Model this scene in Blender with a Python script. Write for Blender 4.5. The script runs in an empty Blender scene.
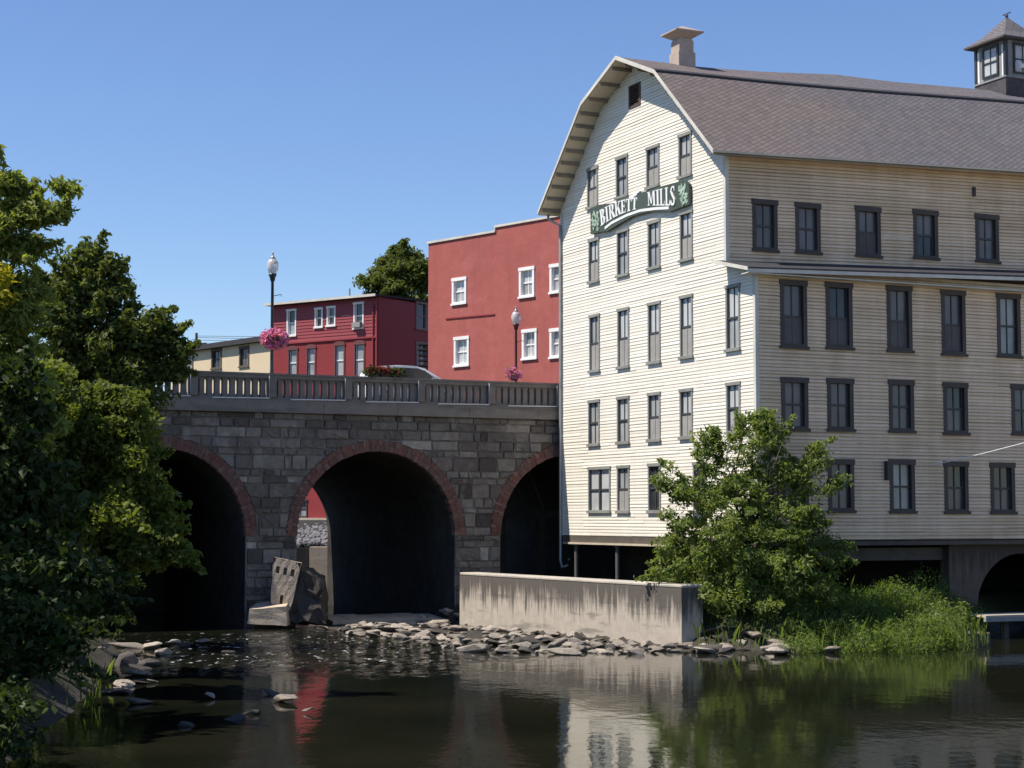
import bpy, bmesh, math, random
import numpy as np
from mathutils import Vector, Matrix
random.seed(7)
RNG = np.random.default_rng(11)
R = math.radians
scene = bpy.context.scene
COL = scene.collection

# ------------------------------------------------------------------ camera
F = 1800.0
PITCH = math.atan(134/1800)
CAMZ = 4.0
cam = bpy.data.cameras.new('camera'); camo = bpy.data.objects.new('camera', cam); COL.objects.link(camo)
cam.sensor_width = 36; cam.lens = 36*F/1024; cam.clip_start = 0.5; cam.clip_end = 9000
camo.location = (0, 0, CAMZ); camo.rotation_euler = (math.pi/2+PITCH, 0, 0)
scene.camera = camo
scene.render.resolution_x = 1024; scene.render.resolution_y = 768

def ray(px, py):
    a = (px-512)/F; b = (384-py)/F
    return Vector((a, math.cos(PITCH)-b*math.sin(PITCH), math.sin(PITCH)+b*math.cos(PITCH)))
def at(px, py, Y):
    d = ray(px, py); return Vector((0, 0, CAMZ)) + d*(Y/d.y)
def atz(px, py, z):
    d = ray(px, py); return Vector((0, 0, CAMZ)) + d*((z-CAMZ)/d.z)

# ------------------------------------------------------------------ helpers
class MB:
    def __init__(s): s.v = []; s.f = []; s.uv = []; s.m = []; s.c = []
    def poly(s, pts, uv=None, m=0, c=0.5):
        i = len(s.v); s.v += [tuple(p) for p in pts]; s.f.append(tuple(range(i, i+len(pts))))
        s.uv.append(uv if uv else [(0, 0)]*len(pts)); s.m.append(m); s.c.append(c)
    def hexa(s, p, m=0, c=0.5):   # p: 8 points, bottom ring 0-3 then top ring 4-7
        for q in ((3, 2, 1, 0), (4, 5, 6, 7), (0, 1, 5, 4), (1, 2, 6, 5), (2, 3, 7, 6), (3, 0, 4, 7)):
            s.poly([p[k] for k in q], None, m, c)
    def box(s, x0, x1, y0, y1, z0, z1, m=0, fr=None, c=0.5):
        p = [(x0, y0, z0), (x1, y0, z0), (x1, y1, z0), (x0, y1, z0), (x0, y0, z1), (x1, y0, z1), (x1, y1, z1), (x0, y1, z1)]
        if fr: p = [fr(a, z, o) for a, o, z in p]
        s.hexa(p, m, c)
    def tube(s, pts, rad, n=8, m=0, cap=True, c=0.5):
        pts = [Vector(p) for p in pts]; k = len(pts)
        rs = rad if isinstance(rad, (list, tuple)) else [rad]*k
        rings = []
        for i, p in enumerate(pts):
            t = (pts[min(i+1, k-1)]-pts[max(i-1, 0)]).normalized()
            up = Vector((0, 0, 1)) if abs(t.z) < .9 else Vector((1, 0, 0))
            a = t.cross(up).normalized(); b = a.cross(t)
            rings.append([p + (a*math.cos(2*math.pi*j/n)+b*math.sin(2*math.pi*j/n))*rs[i] for j in range(n)])
        for i in range(k-1):
            for j in range(n):
                s.poly([rings[i][j], rings[i][(j+1) % n], rings[i+1][(j+1) % n], rings[i+1][j]], None, m, c)
        if cap: s.poly(rings[0][::-1], None, m, c); s.poly(rings[-1], None, m, c)
    def lathe(s, prof, cx=0, cy=0, n=16, m=0):
        for (r0, z0), (r1, z1) in zip(prof, prof[1:]):
            for j in range(n):
                a, b = 2*math.pi*j/n, 2*math.pi*(j+1)/n
                s.poly([(cx+r0*math.cos(a), cy+r0*math.sin(a), z0), (cx+r0*math.cos(b), cy+r0*math.sin(b), z0),
                        (cx+r1*math.cos(b), cy+r1*math.sin(b), z1), (cx+r1*math.cos(a), cy+r1*math.sin(a), z1)], None, m)
    def build(s, name, mats, parent=None, smooth=False, merge=False, loc=None, rot=None, bevel=0, recalc=True):
        me = bpy.data.meshes.new(name)
        me.from_pydata(s.v, [], s.f)
        uvl = me.uv_layers.new(name='UVMap')
        uvl.data.foreach_set('uv', [k for u in s.uv for p in u for k in p])
        at_ = me.attributes.new('tint', 'FLOAT', 'FACE'); at_.data.foreach_set('value', s.c)
        if not isinstance(mats, (list, tuple)): mats = [mats]
        for mm in mats: me.materials.append(mm)
        me.polygons.foreach_set('material_index', s.m)
        bm = bmesh.new(); bm.from_mesh(me)
        if merge or bevel or smooth: bmesh.ops.remove_doubles(bm, verts=bm.verts, dist=1e-4)
        if recalc and (merge or bevel or smooth): bmesh.ops.recalc_face_normals(bm, faces=bm.faces)
        if bevel: bmesh.ops.bevel(bm, geom=bm.edges[:], offset=bevel, segments=1, affect='EDGES', profile=.5)
        bm.to_mesh(me); bm.free()
        if smooth: me.polygons.foreach_set('use_smooth', [True]*len(me.polygons))
        me.update()
        o = bpy.data.objects.new(name, me); COL.objects.link(o)
        if parent: o.parent = parent
        if loc is not None: o.location = loc
        if rot is not None: o.rotation_euler = rot
        return o
def tag(o, label=None, cat=None, group=None, kind=None):
    if label: o['label'] = label
    if cat: o['category'] = cat
    if group: o['group'] = group
    if kind: o['kind'] = kind
    return o
def thing(name, label, cat, loc=(0, 0, 0), rz=0, group=None):
    o = bpy.data.objects.new(name, None); COL.objects.link(o)
    o.location = loc; o.rotation_euler = (0, 0, rz); o.empty_display_size = .3
    return tag(o, label, cat, group)
def fastmesh(name, co, nper, mat, parent=None):
    n = len(co)//nper
    me = bpy.data.meshes.new(name)
    me.vertices.add(len(co)); me.vertices.foreach_set('co', np.ascontiguousarray(co, dtype=np.float32).ravel())
    me.loops.add(n*nper); me.loops.foreach_set('vertex_index', np.arange(n*nper, dtype=np.int32))
    me.polygons.add(n); me.polygons.foreach_set('loop_start', np.arange(0, n*nper, nper, dtype=np.int32))
    me.materials.append(mat); me.update(calc_edges=True); me.validate()
    o = bpy.data.objects.new(name, me); COL.objects.link(o)
    if parent: o.parent = parent
    return o

# ------------------------------------------------------------------ materials
class NT:
    def __init__(s, name):
        s.mat = bpy.data.materials.new(name); s.mat.use_nodes = True
        s.t = s.mat.node_tree; s.b = s.t.nodes['Principled BSDF']; s.out = s.t.nodes['Material Output']
    def n(s, typ, **kw):
        q = s.t.nodes.new(typ)
        for k, v in kw.items():
            if k == 'inp':
                for a, b in v.items():
                    if hasattr(b, 'is_linked'): s.t.links.new(b, q.inputs[a])
                    else: q.inputs[a].default_value = b
            else: setattr(q, k, v)
        return q
    def link(s, a, b): s.t.links.new(a, b)
    def coord(s, kind='Object', scale=(1, 1, 1), rot=(0, 0, 0)):
        c = s.n('ShaderNodeTexCoord'); m = s.n('ShaderNodeMapping')
        m.inputs['Scale'].default_value = scale; m.inputs['Rotation'].default_value = rot
        s.link(c.outputs[kind], m.inputs['Vector']); return m.outputs['Vector']
    def noise(s, vec, scale=1, detail=4, rough=.55):
        return s.n('ShaderNodeTexNoise', inp={'Vector': vec, 'Scale': scale, 'Detail': detail, 'Roughness': rough}).outputs['Fac']
    def ramp(s, fac, stops):
        r = s.n('ShaderNodeValToRGB'); e = r.color_ramp.elements
        while len(e) < len(stops): e.new(.5)
        for el, (p, c) in zip(e, stops):
            el.position = p; el.color = (*c, 1) if len(c) == 3 else c
        s.link(fac, r.inputs['Fac']); return r.outputs['Color']
    def mix(s, fac, a, b, typ='MIX'):
        m = s.n('ShaderNodeMix', data_type='RGBA', blend_type=typ)
        for sock, val in ((m.inputs[0], fac), (m.inputs[6], a), (m.inputs[7], b)):
            if hasattr(val, 'is_linked'): s.link(val, sock)
            else: sock.default_value = val if not isinstance(val, tuple) else ((*val, 1) if len(val) == 3 else val)
        return m.outputs[2]
    def mapr(s, v, a, b, c=0., d=1.):
        return s.n('ShaderNodeMapRange', inp={0: v, 1: a, 2: b, 3: c, 4: d}).outputs[0]
    def math(s, op, a, b=0.):
        q = s.n('ShaderNodeMath', operation=op)
        for i, v in enumerate((a, b)):
            if hasattr(v, 'is_linked'): s.link(v, q.inputs[i])
            else: q.inputs[i].default_value = v
        return q.outputs[0]
    def bump(s, h, strength=.3, dist=.02):
        b = s.n('ShaderNodeBump', inp={'Height': h, 'Strength': strength, 'Distance': dist})
        s.link(b.outputs['Normal'], s.b.inputs['Normal'])
    def done(s, col=None, rough=.7, spec=None):
        if col is not None:
            if hasattr(col, 'is_linked'): s.link(col, s.b.inputs['Base Color'])
            else: s.b.inputs['Base Color'].default_value = (*col, 1)
        if hasattr(rough, 'is_linked'): s.link(rough, s.b.inputs['Roughness'])
        else: s.b.inputs['Roughness'].default_value = rough
        if spec is not None: s.b.inputs['Specular IOR Level'].default_value = spec
        return s.mat
def sc(c, k): return tuple(min(1, x*k) for x in c)
def mat_simple(name, col, rough=.7, var=.25, scale=3., bump=.15, metal=0, kind='Object', spec=None):
    t = NT(name); v = t.coord(kind)
    a = t.noise(v, scale, 6, .6); b = t.noise(v, scale*.23, 3)
    m = t.math('MULTIPLY', t.math('ADD', a, b), .5)
    c = t.ramp(m, [(.3, sc(col, 1-var)), (.7, sc(col, 1+var))])
    if bump: t.bump(t.noise(v, scale*6, 4), bump, .01)
    t.b.inputs['Metallic'].default_value = metal
    return t.done(c, rough, spec)
M = {}
M['trim'] = mat_simple('weathered_trim', (.58, .55, .48), .7, .2)
M['frame'] = mat_simple('dark_frame_paint', (.048, .037, .031), .6, .3)
M['frame_pale'] = mat_simple('grey_green_frame_paint', (.235, .235, .21), .65, .25)
M['pale_board'] = mat_simple('grey_board', (.30, .285, .26), .8, .2, 4)
M['dark_board'] = mat_simple('dark_board', (.10, .092, .09), .8, .3, 4)
M['mullion'] = mat_simple('dark_mullion', (.05, .05, .052), .6, .2)
M['dark_metal'] = mat_simple('dark_metal', (.03, .032, .035), .5, .2)
M['pole_paint'] = mat_simple('pole_paint', (.022, .03, .034), .4, .2)
M['pole_brown'] = mat_simple('brown_pole_paint', (.10, .03, .03), .45, .2)
M['grey_metal'] = mat_simple('grey_metal', (.35, .35, .34), .45, .2, metal=.4)
M['post_metal'] = mat_simple('dull_steel', (.11, .105, .10), .6, .25)
M['wood_dark'] = mat_simple('dark_timber', (.09, .075, .06), .85, .35, 3, .3)
M['plank'] = mat_simple('pale_plank', (.50, .42, .32), .8, .2, 3, .2)
M['white_paint'] = mat_simple('white_paint', (.78, .77, .74), .5, .08)
M['white_trim'] = mat_simple('white_window_trim', (.80, .78, .75), .6, .08)
M['bark'] = mat_simple('bark', (.09, .07, .05), .9, .35, 6, .6)
M['asphalt'] = mat_simple('asphalt', (.05, .05, .05), .9, .15, 5)
M['interior'] = mat_simple('dark_interior', (.02, .019, .018), .9, .2)
M['clay'] = mat_simple('pink_brick', (.42, .335, .28), .8, .2, 5)
M['tarpaper'] = mat_simple('dark_flashing', (.034, .032, .036), .8, .25)
def glass(name, col, rough=.06, var=.35):
    t = NT(name); v = t.coord('Object')
    c = t.ramp(t.noise(v, .7, 3), [(.3, sc(col, 1-var)), (.7, sc(col, 1+var))])
    t.bump(t.noise(v, 1.3, 2), .05, .02)
    return t.done(c, rough)
M['glass'] = glass('dusty_glass', (.29, .30, .295), .14)
M['glass_mid'] = glass('hazy_glass', (.37, .37, .36), .18, .3)
M['glass_bright'] = glass('curtained_glass', (.46, .47, .46), .15, .2)
M['glass_dark'] = glass('dark_glass', (.04, .041, .045), .08)
M['glass_side'] = glass('grimy_glass', (.12, .108, .106), .2, .35)

def siding_mat(name, base, grime, amount, rust, tv=.93, edge=.75):
    t = NT(name); c = t.n('ShaderNodeTexCoord').outputs['Object']
    def mp(sx): 
        m = t.n('ShaderNodeMapping'); m.inputs['Scale'].default_value = sx; t.link(c, m.inputs['Vector']); return m.outputs['Vector']
    vert = t.noise(mp((1.6, 1.6, .14)), 1, 5, .65)
    hor = t.noise(mp((.22, .22, 5.4)), 1, 4, .7)
    blot = t.noise(c, .35, 4, .6)
    fine = t.noise(mp((5, 5, 30)), 1, 3, .7)
    m = t.math('ADD', t.math('MULTIPLY', vert, .34), t.math('MULTIPLY', hor, .44))
    m = t.math('ADD', m, t.math('MULTIPLY', fine, .22))
    col = t.mix(t.mapr(m, .40, .62, amount, 0), base, grime)
    col = t.mix(t.mapr(blot, .48, .72, 0, rust), col, (.46, .33, .17))
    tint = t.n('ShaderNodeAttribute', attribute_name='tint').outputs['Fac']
    col = t.mix(1, col, t.ramp(tint, [(0, (edge, edge*.96, edge*.92)), (.3, (tv, tv*.98, tv*.95)), (1, (1.0, 1.0, 1.0))]), 'MULTIPLY')  # lowest tints put the shade line of each board lap into the colour
    t.bump(fine, .25, .004)
    return t.done(col, .65)
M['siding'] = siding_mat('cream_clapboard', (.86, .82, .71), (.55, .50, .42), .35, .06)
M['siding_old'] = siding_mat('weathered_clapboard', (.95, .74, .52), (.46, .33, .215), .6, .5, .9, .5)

def roof_mat():
    t = NT('diamond_shingles'); uv = t.n('ShaderNodeUVMap').outputs['UV']
    m = t.n('ShaderNodeMapping', inp={'Vector': uv, 'Rotation': (0, 0, R(33)), 'Scale': (1, 1, 1)})
    b = t.n('ShaderNodeTexBrick', offset=0.0, inp={'Vector': m.outputs['Vector'], 'Color1': (.8, .8, .8, 1), 'Color2': (.55, .55, .55, 1), 'Mortar': (.22, .22, .22, 1),
        'Scale': 1, 'Mortar Size': .018, 'Mortar Smooth': .5, 'Bias': 0, 'Brick Width': .36, 'Row Height': .17})
    o = t.coord('Object')
    big = t.noise(o, .25, 4); fine = t.noise(o, 3.2, 5, .7)
    base = t.ramp(big, [(.3, (.105, .096, .098)), (.55, (.096, .093, .103)), (.75, (.118, .112, .12))])
    yy_ = t.n('ShaderNodeSeparateXYZ', inp={0: o}).outputs[1]
    br_ = t.mapr(t.math('ADD', yy_, t.math('MULTIPLY', t.math('SUBTRACT', t.noise(o, .5, 4), .5), 9.)), 2.5, 7, .55, 0)
    base = t.mix(br_, base, (.15, .112, .092))
    col = t.mix(.85, base, b.outputs['Color'], 'MULTIPLY')
    col = t.mix(t.mapr(fine, .35, .75, 0, .5), t.mix(1, col, (1.7, 1.7, 1.7), 'MULTIPLY'), (.19, .155, .145))
    t.bump(b.outputs['Color'], .7, .03)
    return t.done(col, .85, .3)
M['shingle'] = roof_mat()
M['soffit'] = mat_simple('soffit_boards', (.62, .53, .40), .75, .2, 2)
M['lookout'] = mat_simple('shade_toned_rafter', (.24, .195, .145), .85, .3, 3)  # dark tone stands in for the shadow lines under the overhang

def stone_mat():
    t = NT('bridge_stone'); o = t.coord('Object')
    tint = t.n('ShaderNodeAttribute', attribute_name='tint').outputs['Fac']
    base = t.ramp(tint, [(0, (.105, .088, .077)), (.35, (.215, .185, .162)), (.7, (.33, .29, .25)), (1, (.56, .51, .44))])
    n1 = t.noise(o, 4.5, 8, .65); n2 = t.noise(o, .5, 4)
    col = t.mix(t.mapr(n1, .35, .7, 0, .7), base, t.mix(1, base, (.45, .42, .40), 'MULTIPLY'))
    col = t.mix(t.mapr(n2, .50, .66, 0, .55), col, (.085, .075, .066))
    n3 = t.noise(t.coord('Object', (.9, .9, .55)), 1.0, 7, .68)
    col = t.mix(t.mapr(n3, .56, .66, 0, .6), col, (.34, .31, .27))
    t.bump(t.math('ADD', n1, t.noise(o, 22, 4)), .8, .03)
    return t.done(col, .9, .25)
M['stone'] = stone_mat()
M['mortar'] = mat_simple('lime_mortar', (.21, .185, .16), .95, .35, 5, .5)
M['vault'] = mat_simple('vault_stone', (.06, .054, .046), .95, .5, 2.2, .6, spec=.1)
def brick_uv(name, c1, c2, mort, w, h, ms=.012, rough=.85, worn=.3, kind='UV', warm=(.5, .5, .5)):
    t = NT(name); uv = t.n('ShaderNodeUVMap').outputs['UV']; o = t.coord('Object')
    b = t.n('ShaderNodeTexBrick', inp={'Vector': uv, 'Color1': (*c1, 1), 'Color2': (*c2, 1), 'Mortar': (*mort, 1), 'Scale': 1, 'Mortar Size': ms, 'Mortar Smooth': .2, 'Brick Width': w, 'Row Height': h})
    n = t.noise(o, 2.0, 7, .65); n2 = t.noise(o, .3, 5)
    col = t.mix(t.mapr(n, .4, .7, 0, worn), b.outputs['Color'], t.mix(1, b.outputs['Color'], warm, 'MULTIPLY'))
    col = t.mix(t.mapr(n2, .45, .7, 0, worn), col, t.mix(1, col, (.75, .8, .85), 'MULTIPLY'))
    st = t.noise(t.coord('Object', (1.1, 1.1, .12)), 1.0, 5, .7)
    col = t.mix(t.mapr(st, .5, .72, 0, worn), col, t.mix(1, col, (.68, .66, .68), 'MULTIPLY'))
    col = t.mix(t.mapr(t.noise(t.coord('Object', (.5, .5, .8)), 1.0, 4, .6), .52, .68, 0, worn*1.2), col, t.mix(1, col, (1.16, 1.28, 1.32), 'MULTIPLY'))
    t.bump(b.outputs['Fac'], -.5, .015)
    return t.done(col, rough, .3)
def ring_mat():
    t = NT('arch_ring_brick'); o = t.coord('Object')
    tint = t.n('ShaderNodeAttribute', attribute_name='tint').outputs['Fac']
    base = t.ramp(tint, [(0, (.14, .072, .060)), (.5, (.20, .09, .073)), (.85, (.23, .115, .094)), (1, (.25, .17, .14))])
    n = t.noise(o, 1.6, 6, .65)
    col = t.mix(t.mapr(n, .42, .68, 0, .75), base, (.14, .108, .092))
    t.bump(t.noise(o, 16, 4), .6, .015)
    return t.done(col, .9, .25)
M['ring_brick'] = ring_mat()
M['red_paint_brick'] = brick_uv('painted_red_brick', (.42, .118, .098), (.39, .108, .09), (.34, .092, .078), .22, .075, .01, worn=.5, warm=(.8, .7, .7))
M['crimson_brick'] = brick_uv('crimson_painted_brick', (.30, .042, .045), (.26, .038, .04), (.23, .035, .036), .22, .075, .008, worn=.3, warm=(.8, .7, .7))
M['crimson_siding'] = mat_simple('crimson_siding', (.27, .035, .042), .6, .12, 1.2)
M['crimson_dim'] = mat_simple('dull_crimson_trim', (.16, .05, .05), .7, .15)
M['tan_wall'] = mat_simple('tan_stucco', (.62, .50, .33), .8, .06, 1.0)
M['tan_eave_shade'] = mat_simple('eave_shade_tone', (.30, .25, .19), .8, .08, 1.0)  # eave shade made into a wall colour; no face uses it

def conc_mat(name, base, dark, streak=True, z0=0., z1=2., bump=.25):
    t = NT(name); o = t.coord('Object')
    v = t.coord('Object', (4.5, 4.5, .35)); w = t.coord('Object', (.35, .35, 2.2))
    n = t.noise(o, 3, 8, .65); s = t.noise(v, 1, 5, .75); h = t.noise(w, 1, 4, .6)
    col = t.ramp(n, [(.3, sc(base, .82)), (.7, sc(base, 1.12))])
    if streak:
        z = t.n('ShaderNodeSeparateXYZ', inp={0: o}).outputs[2]
        zz = t.math('ADD', t.mapr(z, z0, z1, 0, 1), t.math('MULTIPLY', t.math('SUBTRACT', s, .5), 2.2))
        k = t.mapr(zz, .42, .80, 0, .92)
        col = t.mix(k, col, dark)
    col = t.mix(t.mapr(h, .56, .64, 0, .45), col, dark)
    t.bump(t.math('ADD', n, t.noise(o, 18, 4)), bump, .02)
    return t.done(col, .9, .25)
M['conc_wall'] = conc_mat('stained_concrete', (.46, .405, .335), (.085, .075, .066), True, .1, 1.75)
M['conc'] = conc_mat('rail_concrete', (.21, .185, .165), (.10, .088, .078), False)
M['conc_cornice'] = conc_mat('cornice_concrete', (.23, .20, .175), (.115, .10, .09), False)
M['conc_pale'] = conc_mat('pale_concrete', (.50, .41, .31), (.25, .20, .15), False, bump=.9)
M['conc_dark'] = conc_mat('foundation_concrete', (.14, .105, .08), (.065, .05, .04), True, .8, 3.2)
M['rock'] = None
def rock_mat(name, a, b):
    t = NT(name); o = t.coord('Object')
    r = t.n('ShaderNodeObjectInfo').outputs['Random']
    base = t.mix(r, a, b)
    n = t.noise(o, 3.5, 8, .7)
    col = t.mix(t.mapr(n, .35, .7, 0, .75), base, t.mix(1, base, (.40, .38, .36), 'MULTIPLY'))
    t.bump(t.math('ADD', n, t.noise(o, 15, 4)), .7, .04)
    return t.done(col, .88, .3)
M['rock'] = rock_mat('river_rock', (.25, .215, .175), (.50, .435, .36))
M['rock_dark'] = rock_mat('wet_rock', (.05, .045, .04), (.12, .108, .095))
M['riprap'] = rock_mat('riprap_stone', (.24, .24, .25), (.14, .14, .15))

def leaf_mat(name, c1, c2, trans=.35):
    t = NT(name)
    r = t.n('ShaderNodeNewGeometry').outputs['Random Per Island']
    o = t.coord('Object'); big = t.noise(o, .55, 3)
    f = t.math('ADD', t.math('MULTIPLY', r, .6), t.math('MULTIPLY', t.mapr(big, .35, .65), .4))
    col = t.ramp(f, [(0, c1), (1, c2)])
    t.link(col, t.b.inputs['Base Color']); t.b.inputs['Roughness'].default_value = .55
    t.b.inputs['Specular IOR Level'].default_value = .2
    tr = t.n('ShaderNodeBsdfTranslucent'); t.link(t.mix(1, col, (1.5, 1.6, .6), 'MULTIPLY'), tr.inputs['Color'])
    ms = t.n('ShaderNodeMixShader'); ms.inputs[0].default_value = trans
    t.link(t.b.outputs[0], ms.inputs[1]); t.link(tr.outputs[0], ms.inputs[2]); t.link(ms.outputs[0], t.out.inputs[0])
    return t.mat
M['leaf_maple'] = leaf_mat('maple_leaf', (.085, .115, .026), (.20, .225, .05), .42)
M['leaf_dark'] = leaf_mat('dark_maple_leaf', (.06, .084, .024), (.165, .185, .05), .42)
M['leaf_ash'] = leaf_mat('ash_leaf', (.145, .18, .048), (.31, .335, .10), .48)
M['leaf_shrub'] = leaf_mat('box_elder_leaf', (.10, .145, .044), (.235, .275, .082), .42)
M['leaf_yellow'] = leaf_mat('yellow_leaf', (.30, .27, .02), (.44, .40, .05), .4)
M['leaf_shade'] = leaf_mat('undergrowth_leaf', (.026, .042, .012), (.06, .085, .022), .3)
M['grass'] = leaf_mat('weed_blade', (.055, .11, .028), (.22, .27, .075), .45)
M['petal_pink'] = leaf_mat('pink_petal', (.52, .10, .34), (.78, .30, .58), .3)
M['petal_red'] = leaf_mat('red_petal', (.13, .022, .016), (.27, .05, .03), .2)

# ------------------------------------------------------------------ world, sun
UX, UY = .4229, -.9062            # along the gable, towards the viewer
VX, VY = .9062, .4229             # along the long side, away
SH = Vector((-VX*.87-UX*.20, -VY*.87-UY*.20, 1.40)).normalized()   # towards the sun
elev = math.asin(SH.z); azim = math.atan2(SH.x, SH.y)
w = bpy.data.worlds.new('World'); scene.world = w; w.use_nodes = True
wt = w.node_tree; bg = wt.nodes['Background']
sky = wt.nodes.new('ShaderNodeTexSky'); sky.sky_type = 'NISHITA'; sky.sun_disc = False
sky.sun_elevation = elev; sky.sun_rotation = azim
sky.air_density = 1.0; sky.dust_density = 0.0; sky.ozone_density = 5.0; sky.altitude = 200
hs = wt.nodes.new('ShaderNodeHueSaturation'); hs.inputs['Saturation'].default_value = 1.06; hs.inputs['Hue'].default_value = .509
wt.links.new(sky.outputs[0], hs.inputs['Color']); wt.links.new(hs.outputs[0], bg.inputs['Color'])
bg.inputs['Strength'].default_value = .108
sun = bpy.data.lights.new('sun', 'SUN'); sun.energy = 4.9; sun.angle = R(.5); sun.color = (1, .93, .83)
so = bpy.data.objects.new('sun', sun); COL.objects.link(so)
so.rotation_euler = (-SH).to_track_quat('-Z', 'Y').to_euler(); so.location = (-40, -10, 60)
scene.view_settings.view_transform = 'Standard'; scene.view_settings.look = 'None'
scene.view_settings.exposure = 0.45; scene.view_settings.gamma = 1; scene.view_settings.use_curve_mapping = False

# ------------------------------------------------------------------ terrain and water
LX, LY = 2.0, 72.0                # the mill's corner beside the bridge
RIVER = [(-6.4, -60), (-6.8, 10), (-8.2, 29), (-9.6, 42), (-11.3, 52), (-12.8, 59), (-15.7, 64.3), (-32, 100), (-60, 160), (-40, 165), (-9.5, 103.5), (-3.6, 80), (-3.0, 77),
         (-3.3, 71.2), (-2.0, 68.6), (5.5, 55.7), (8.4, 54.6), (12.3, 57.2), (15.2, 58.9), (16.2, 61.6), (18.6, 66), (24, 69), (26, 62), (20.5, 45), (17.5, 38), (12.5, 12), (11, -60)]
def sdist(px, py):
    P = np.array(RIVER); d = np.full(px.shape, 1e9); inside = np.zeros(px.shape, bool)
    n = len(P)
    for i in range(n):
        a = P[i]; b = P[(i+1) % n]; ab = b-a
        t = np.clip(((px-a[0])*ab[0]+(py-a[1])*ab[1])/(ab@ab), 0, 1)
        d = np.minimum(d, np.hypot(px-a[0]-t*ab[0], py-a[1]-t*ab[1]))
        c = ((a[1] > py) != (b[1] > py)) & (px < (b[0]-a[0])*(py-a[1])/(b[1]-a[1]+1e-12)+a[0])
        inside ^= c
    return np.where(inside, -d, d)
def height(px, py):
    d = sdist(px, py)
    rx = px-LX; ry = py-LY
    yb = -(rx*UX+ry*UY); xb = rx*VX+ry*VY
    left = px < -6-.18*np.clip(py-10, 0, 80)+3
    cap = np.full(px.shape, 7.6)
    cap = np.where(left & (py < 64), 4.5, cap)
    cap = np.where(~left & (yb < .4), 1.15, cap)
    cap = np.where((xb > -4) & (yb >= .4) & (yb < 16) & (xb < 5), .5, cap)
    cap = np.where((yb >= 15.5) & (px < 8) & (py < 118) & ~(px < -24-.42*(py-90)), 2.3, cap)
    slope = np.where(left, .55, .9)
    out = np.minimum(cap, .02+d*slope)
    far = np.hypot(px, py)
    out = np.where(far > 140, np.minimum(cap, 7.6)+np.clip((far-200)*.004, 0, 12), out)
    bed = -np.minimum(1.0, .25-d*.10) 
    # gravel shoal in front of the concrete wall
    a = np.array([-6.0, 66.5]); b = np.array([6.0, 55.6]); ab = b-a
    t = np.clip(((px-a[0])*ab[0]+(py-a[1])*ab[1])/(ab@ab), 0, 1)
    ds = np.hypot(px-a[0]-t*ab[0], py-a[1]-t*ab[1])
    bed = np.maximum(bed, .06-np.clip(ds-1.0, 0, 9)*.22)
    bumpy = .10*np.sin(px*1.7+np.sin(py*1.1))*np.sin(py*1.3+np.sin(px*.9)*1.5)
    return np.where(d > 0, out+bumpy*np.clip(d, 0, 1.5), bed+bumpy*.35)
def axis(lo, hi, step, far, grow):
    a = list(np.arange(lo, hi+.01, step)); s = step; x = hi
    while x < far: s *= grow; x += s; a.append(x)
    s = step; x = lo; b = []
    while x > -far: s *= grow; x -= s; b.append(x)
    return np.array(b[::-1]+a)
xs = axis(-40, 40, .7, 4200, 1.35); ys = axis(-6, 125, .7, 4200, 1.35)
GX, GY = np.meshgrid(xs, ys); GZ = height(GX, GY)
co = np.stack([GX, GY, GZ], -1).reshape(-1, 3)
nx, ny = len(xs), len(ys)
fc = [(j*nx+i, j*nx+i+1, (j+1)*nx+i+1, (j+1)*nx+i) for j in range(ny-1) for i in range(nx-1)]
me = bpy.data.meshes.new('ground'); me.from_pydata(co.tolist(), [], fc); me.polygons.foreach_set('use_smooth', [True]*len(fc))
def ground_mat():
    t = NT('bank_soil'); o = t.coord('Object')
    n = t.noise(o, .8, 8, .65); n2 = t.noise(o, 5, 6, .7)
    z = t.n('ShaderNodeSeparateXYZ', inp={0: o}).outputs[2]
    wet = t.ramp(n2, [(.3, (.03, .026, .02)), (.7, (.10, .09, .075))])
    grassy = t.ramp(n2, [(.3, (.022, .032, .012)), (.7, (.06, .07, .028))])
    k = t.mapr(t.math('ADD', z, t.math('MULTIPLY', n, .9)), .6, 1.1)
    t.bump(t.math('ADD', n2, t.noise(o, 20, 4)), .8, .06)
    return t.done(t.mix(k, wet, grassy), .95, .2)
me.materials.append(ground_mat())
g = bpy.data.objects.new('ground', me); COL.objects.link(g); tag(g, kind='structure')

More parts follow.
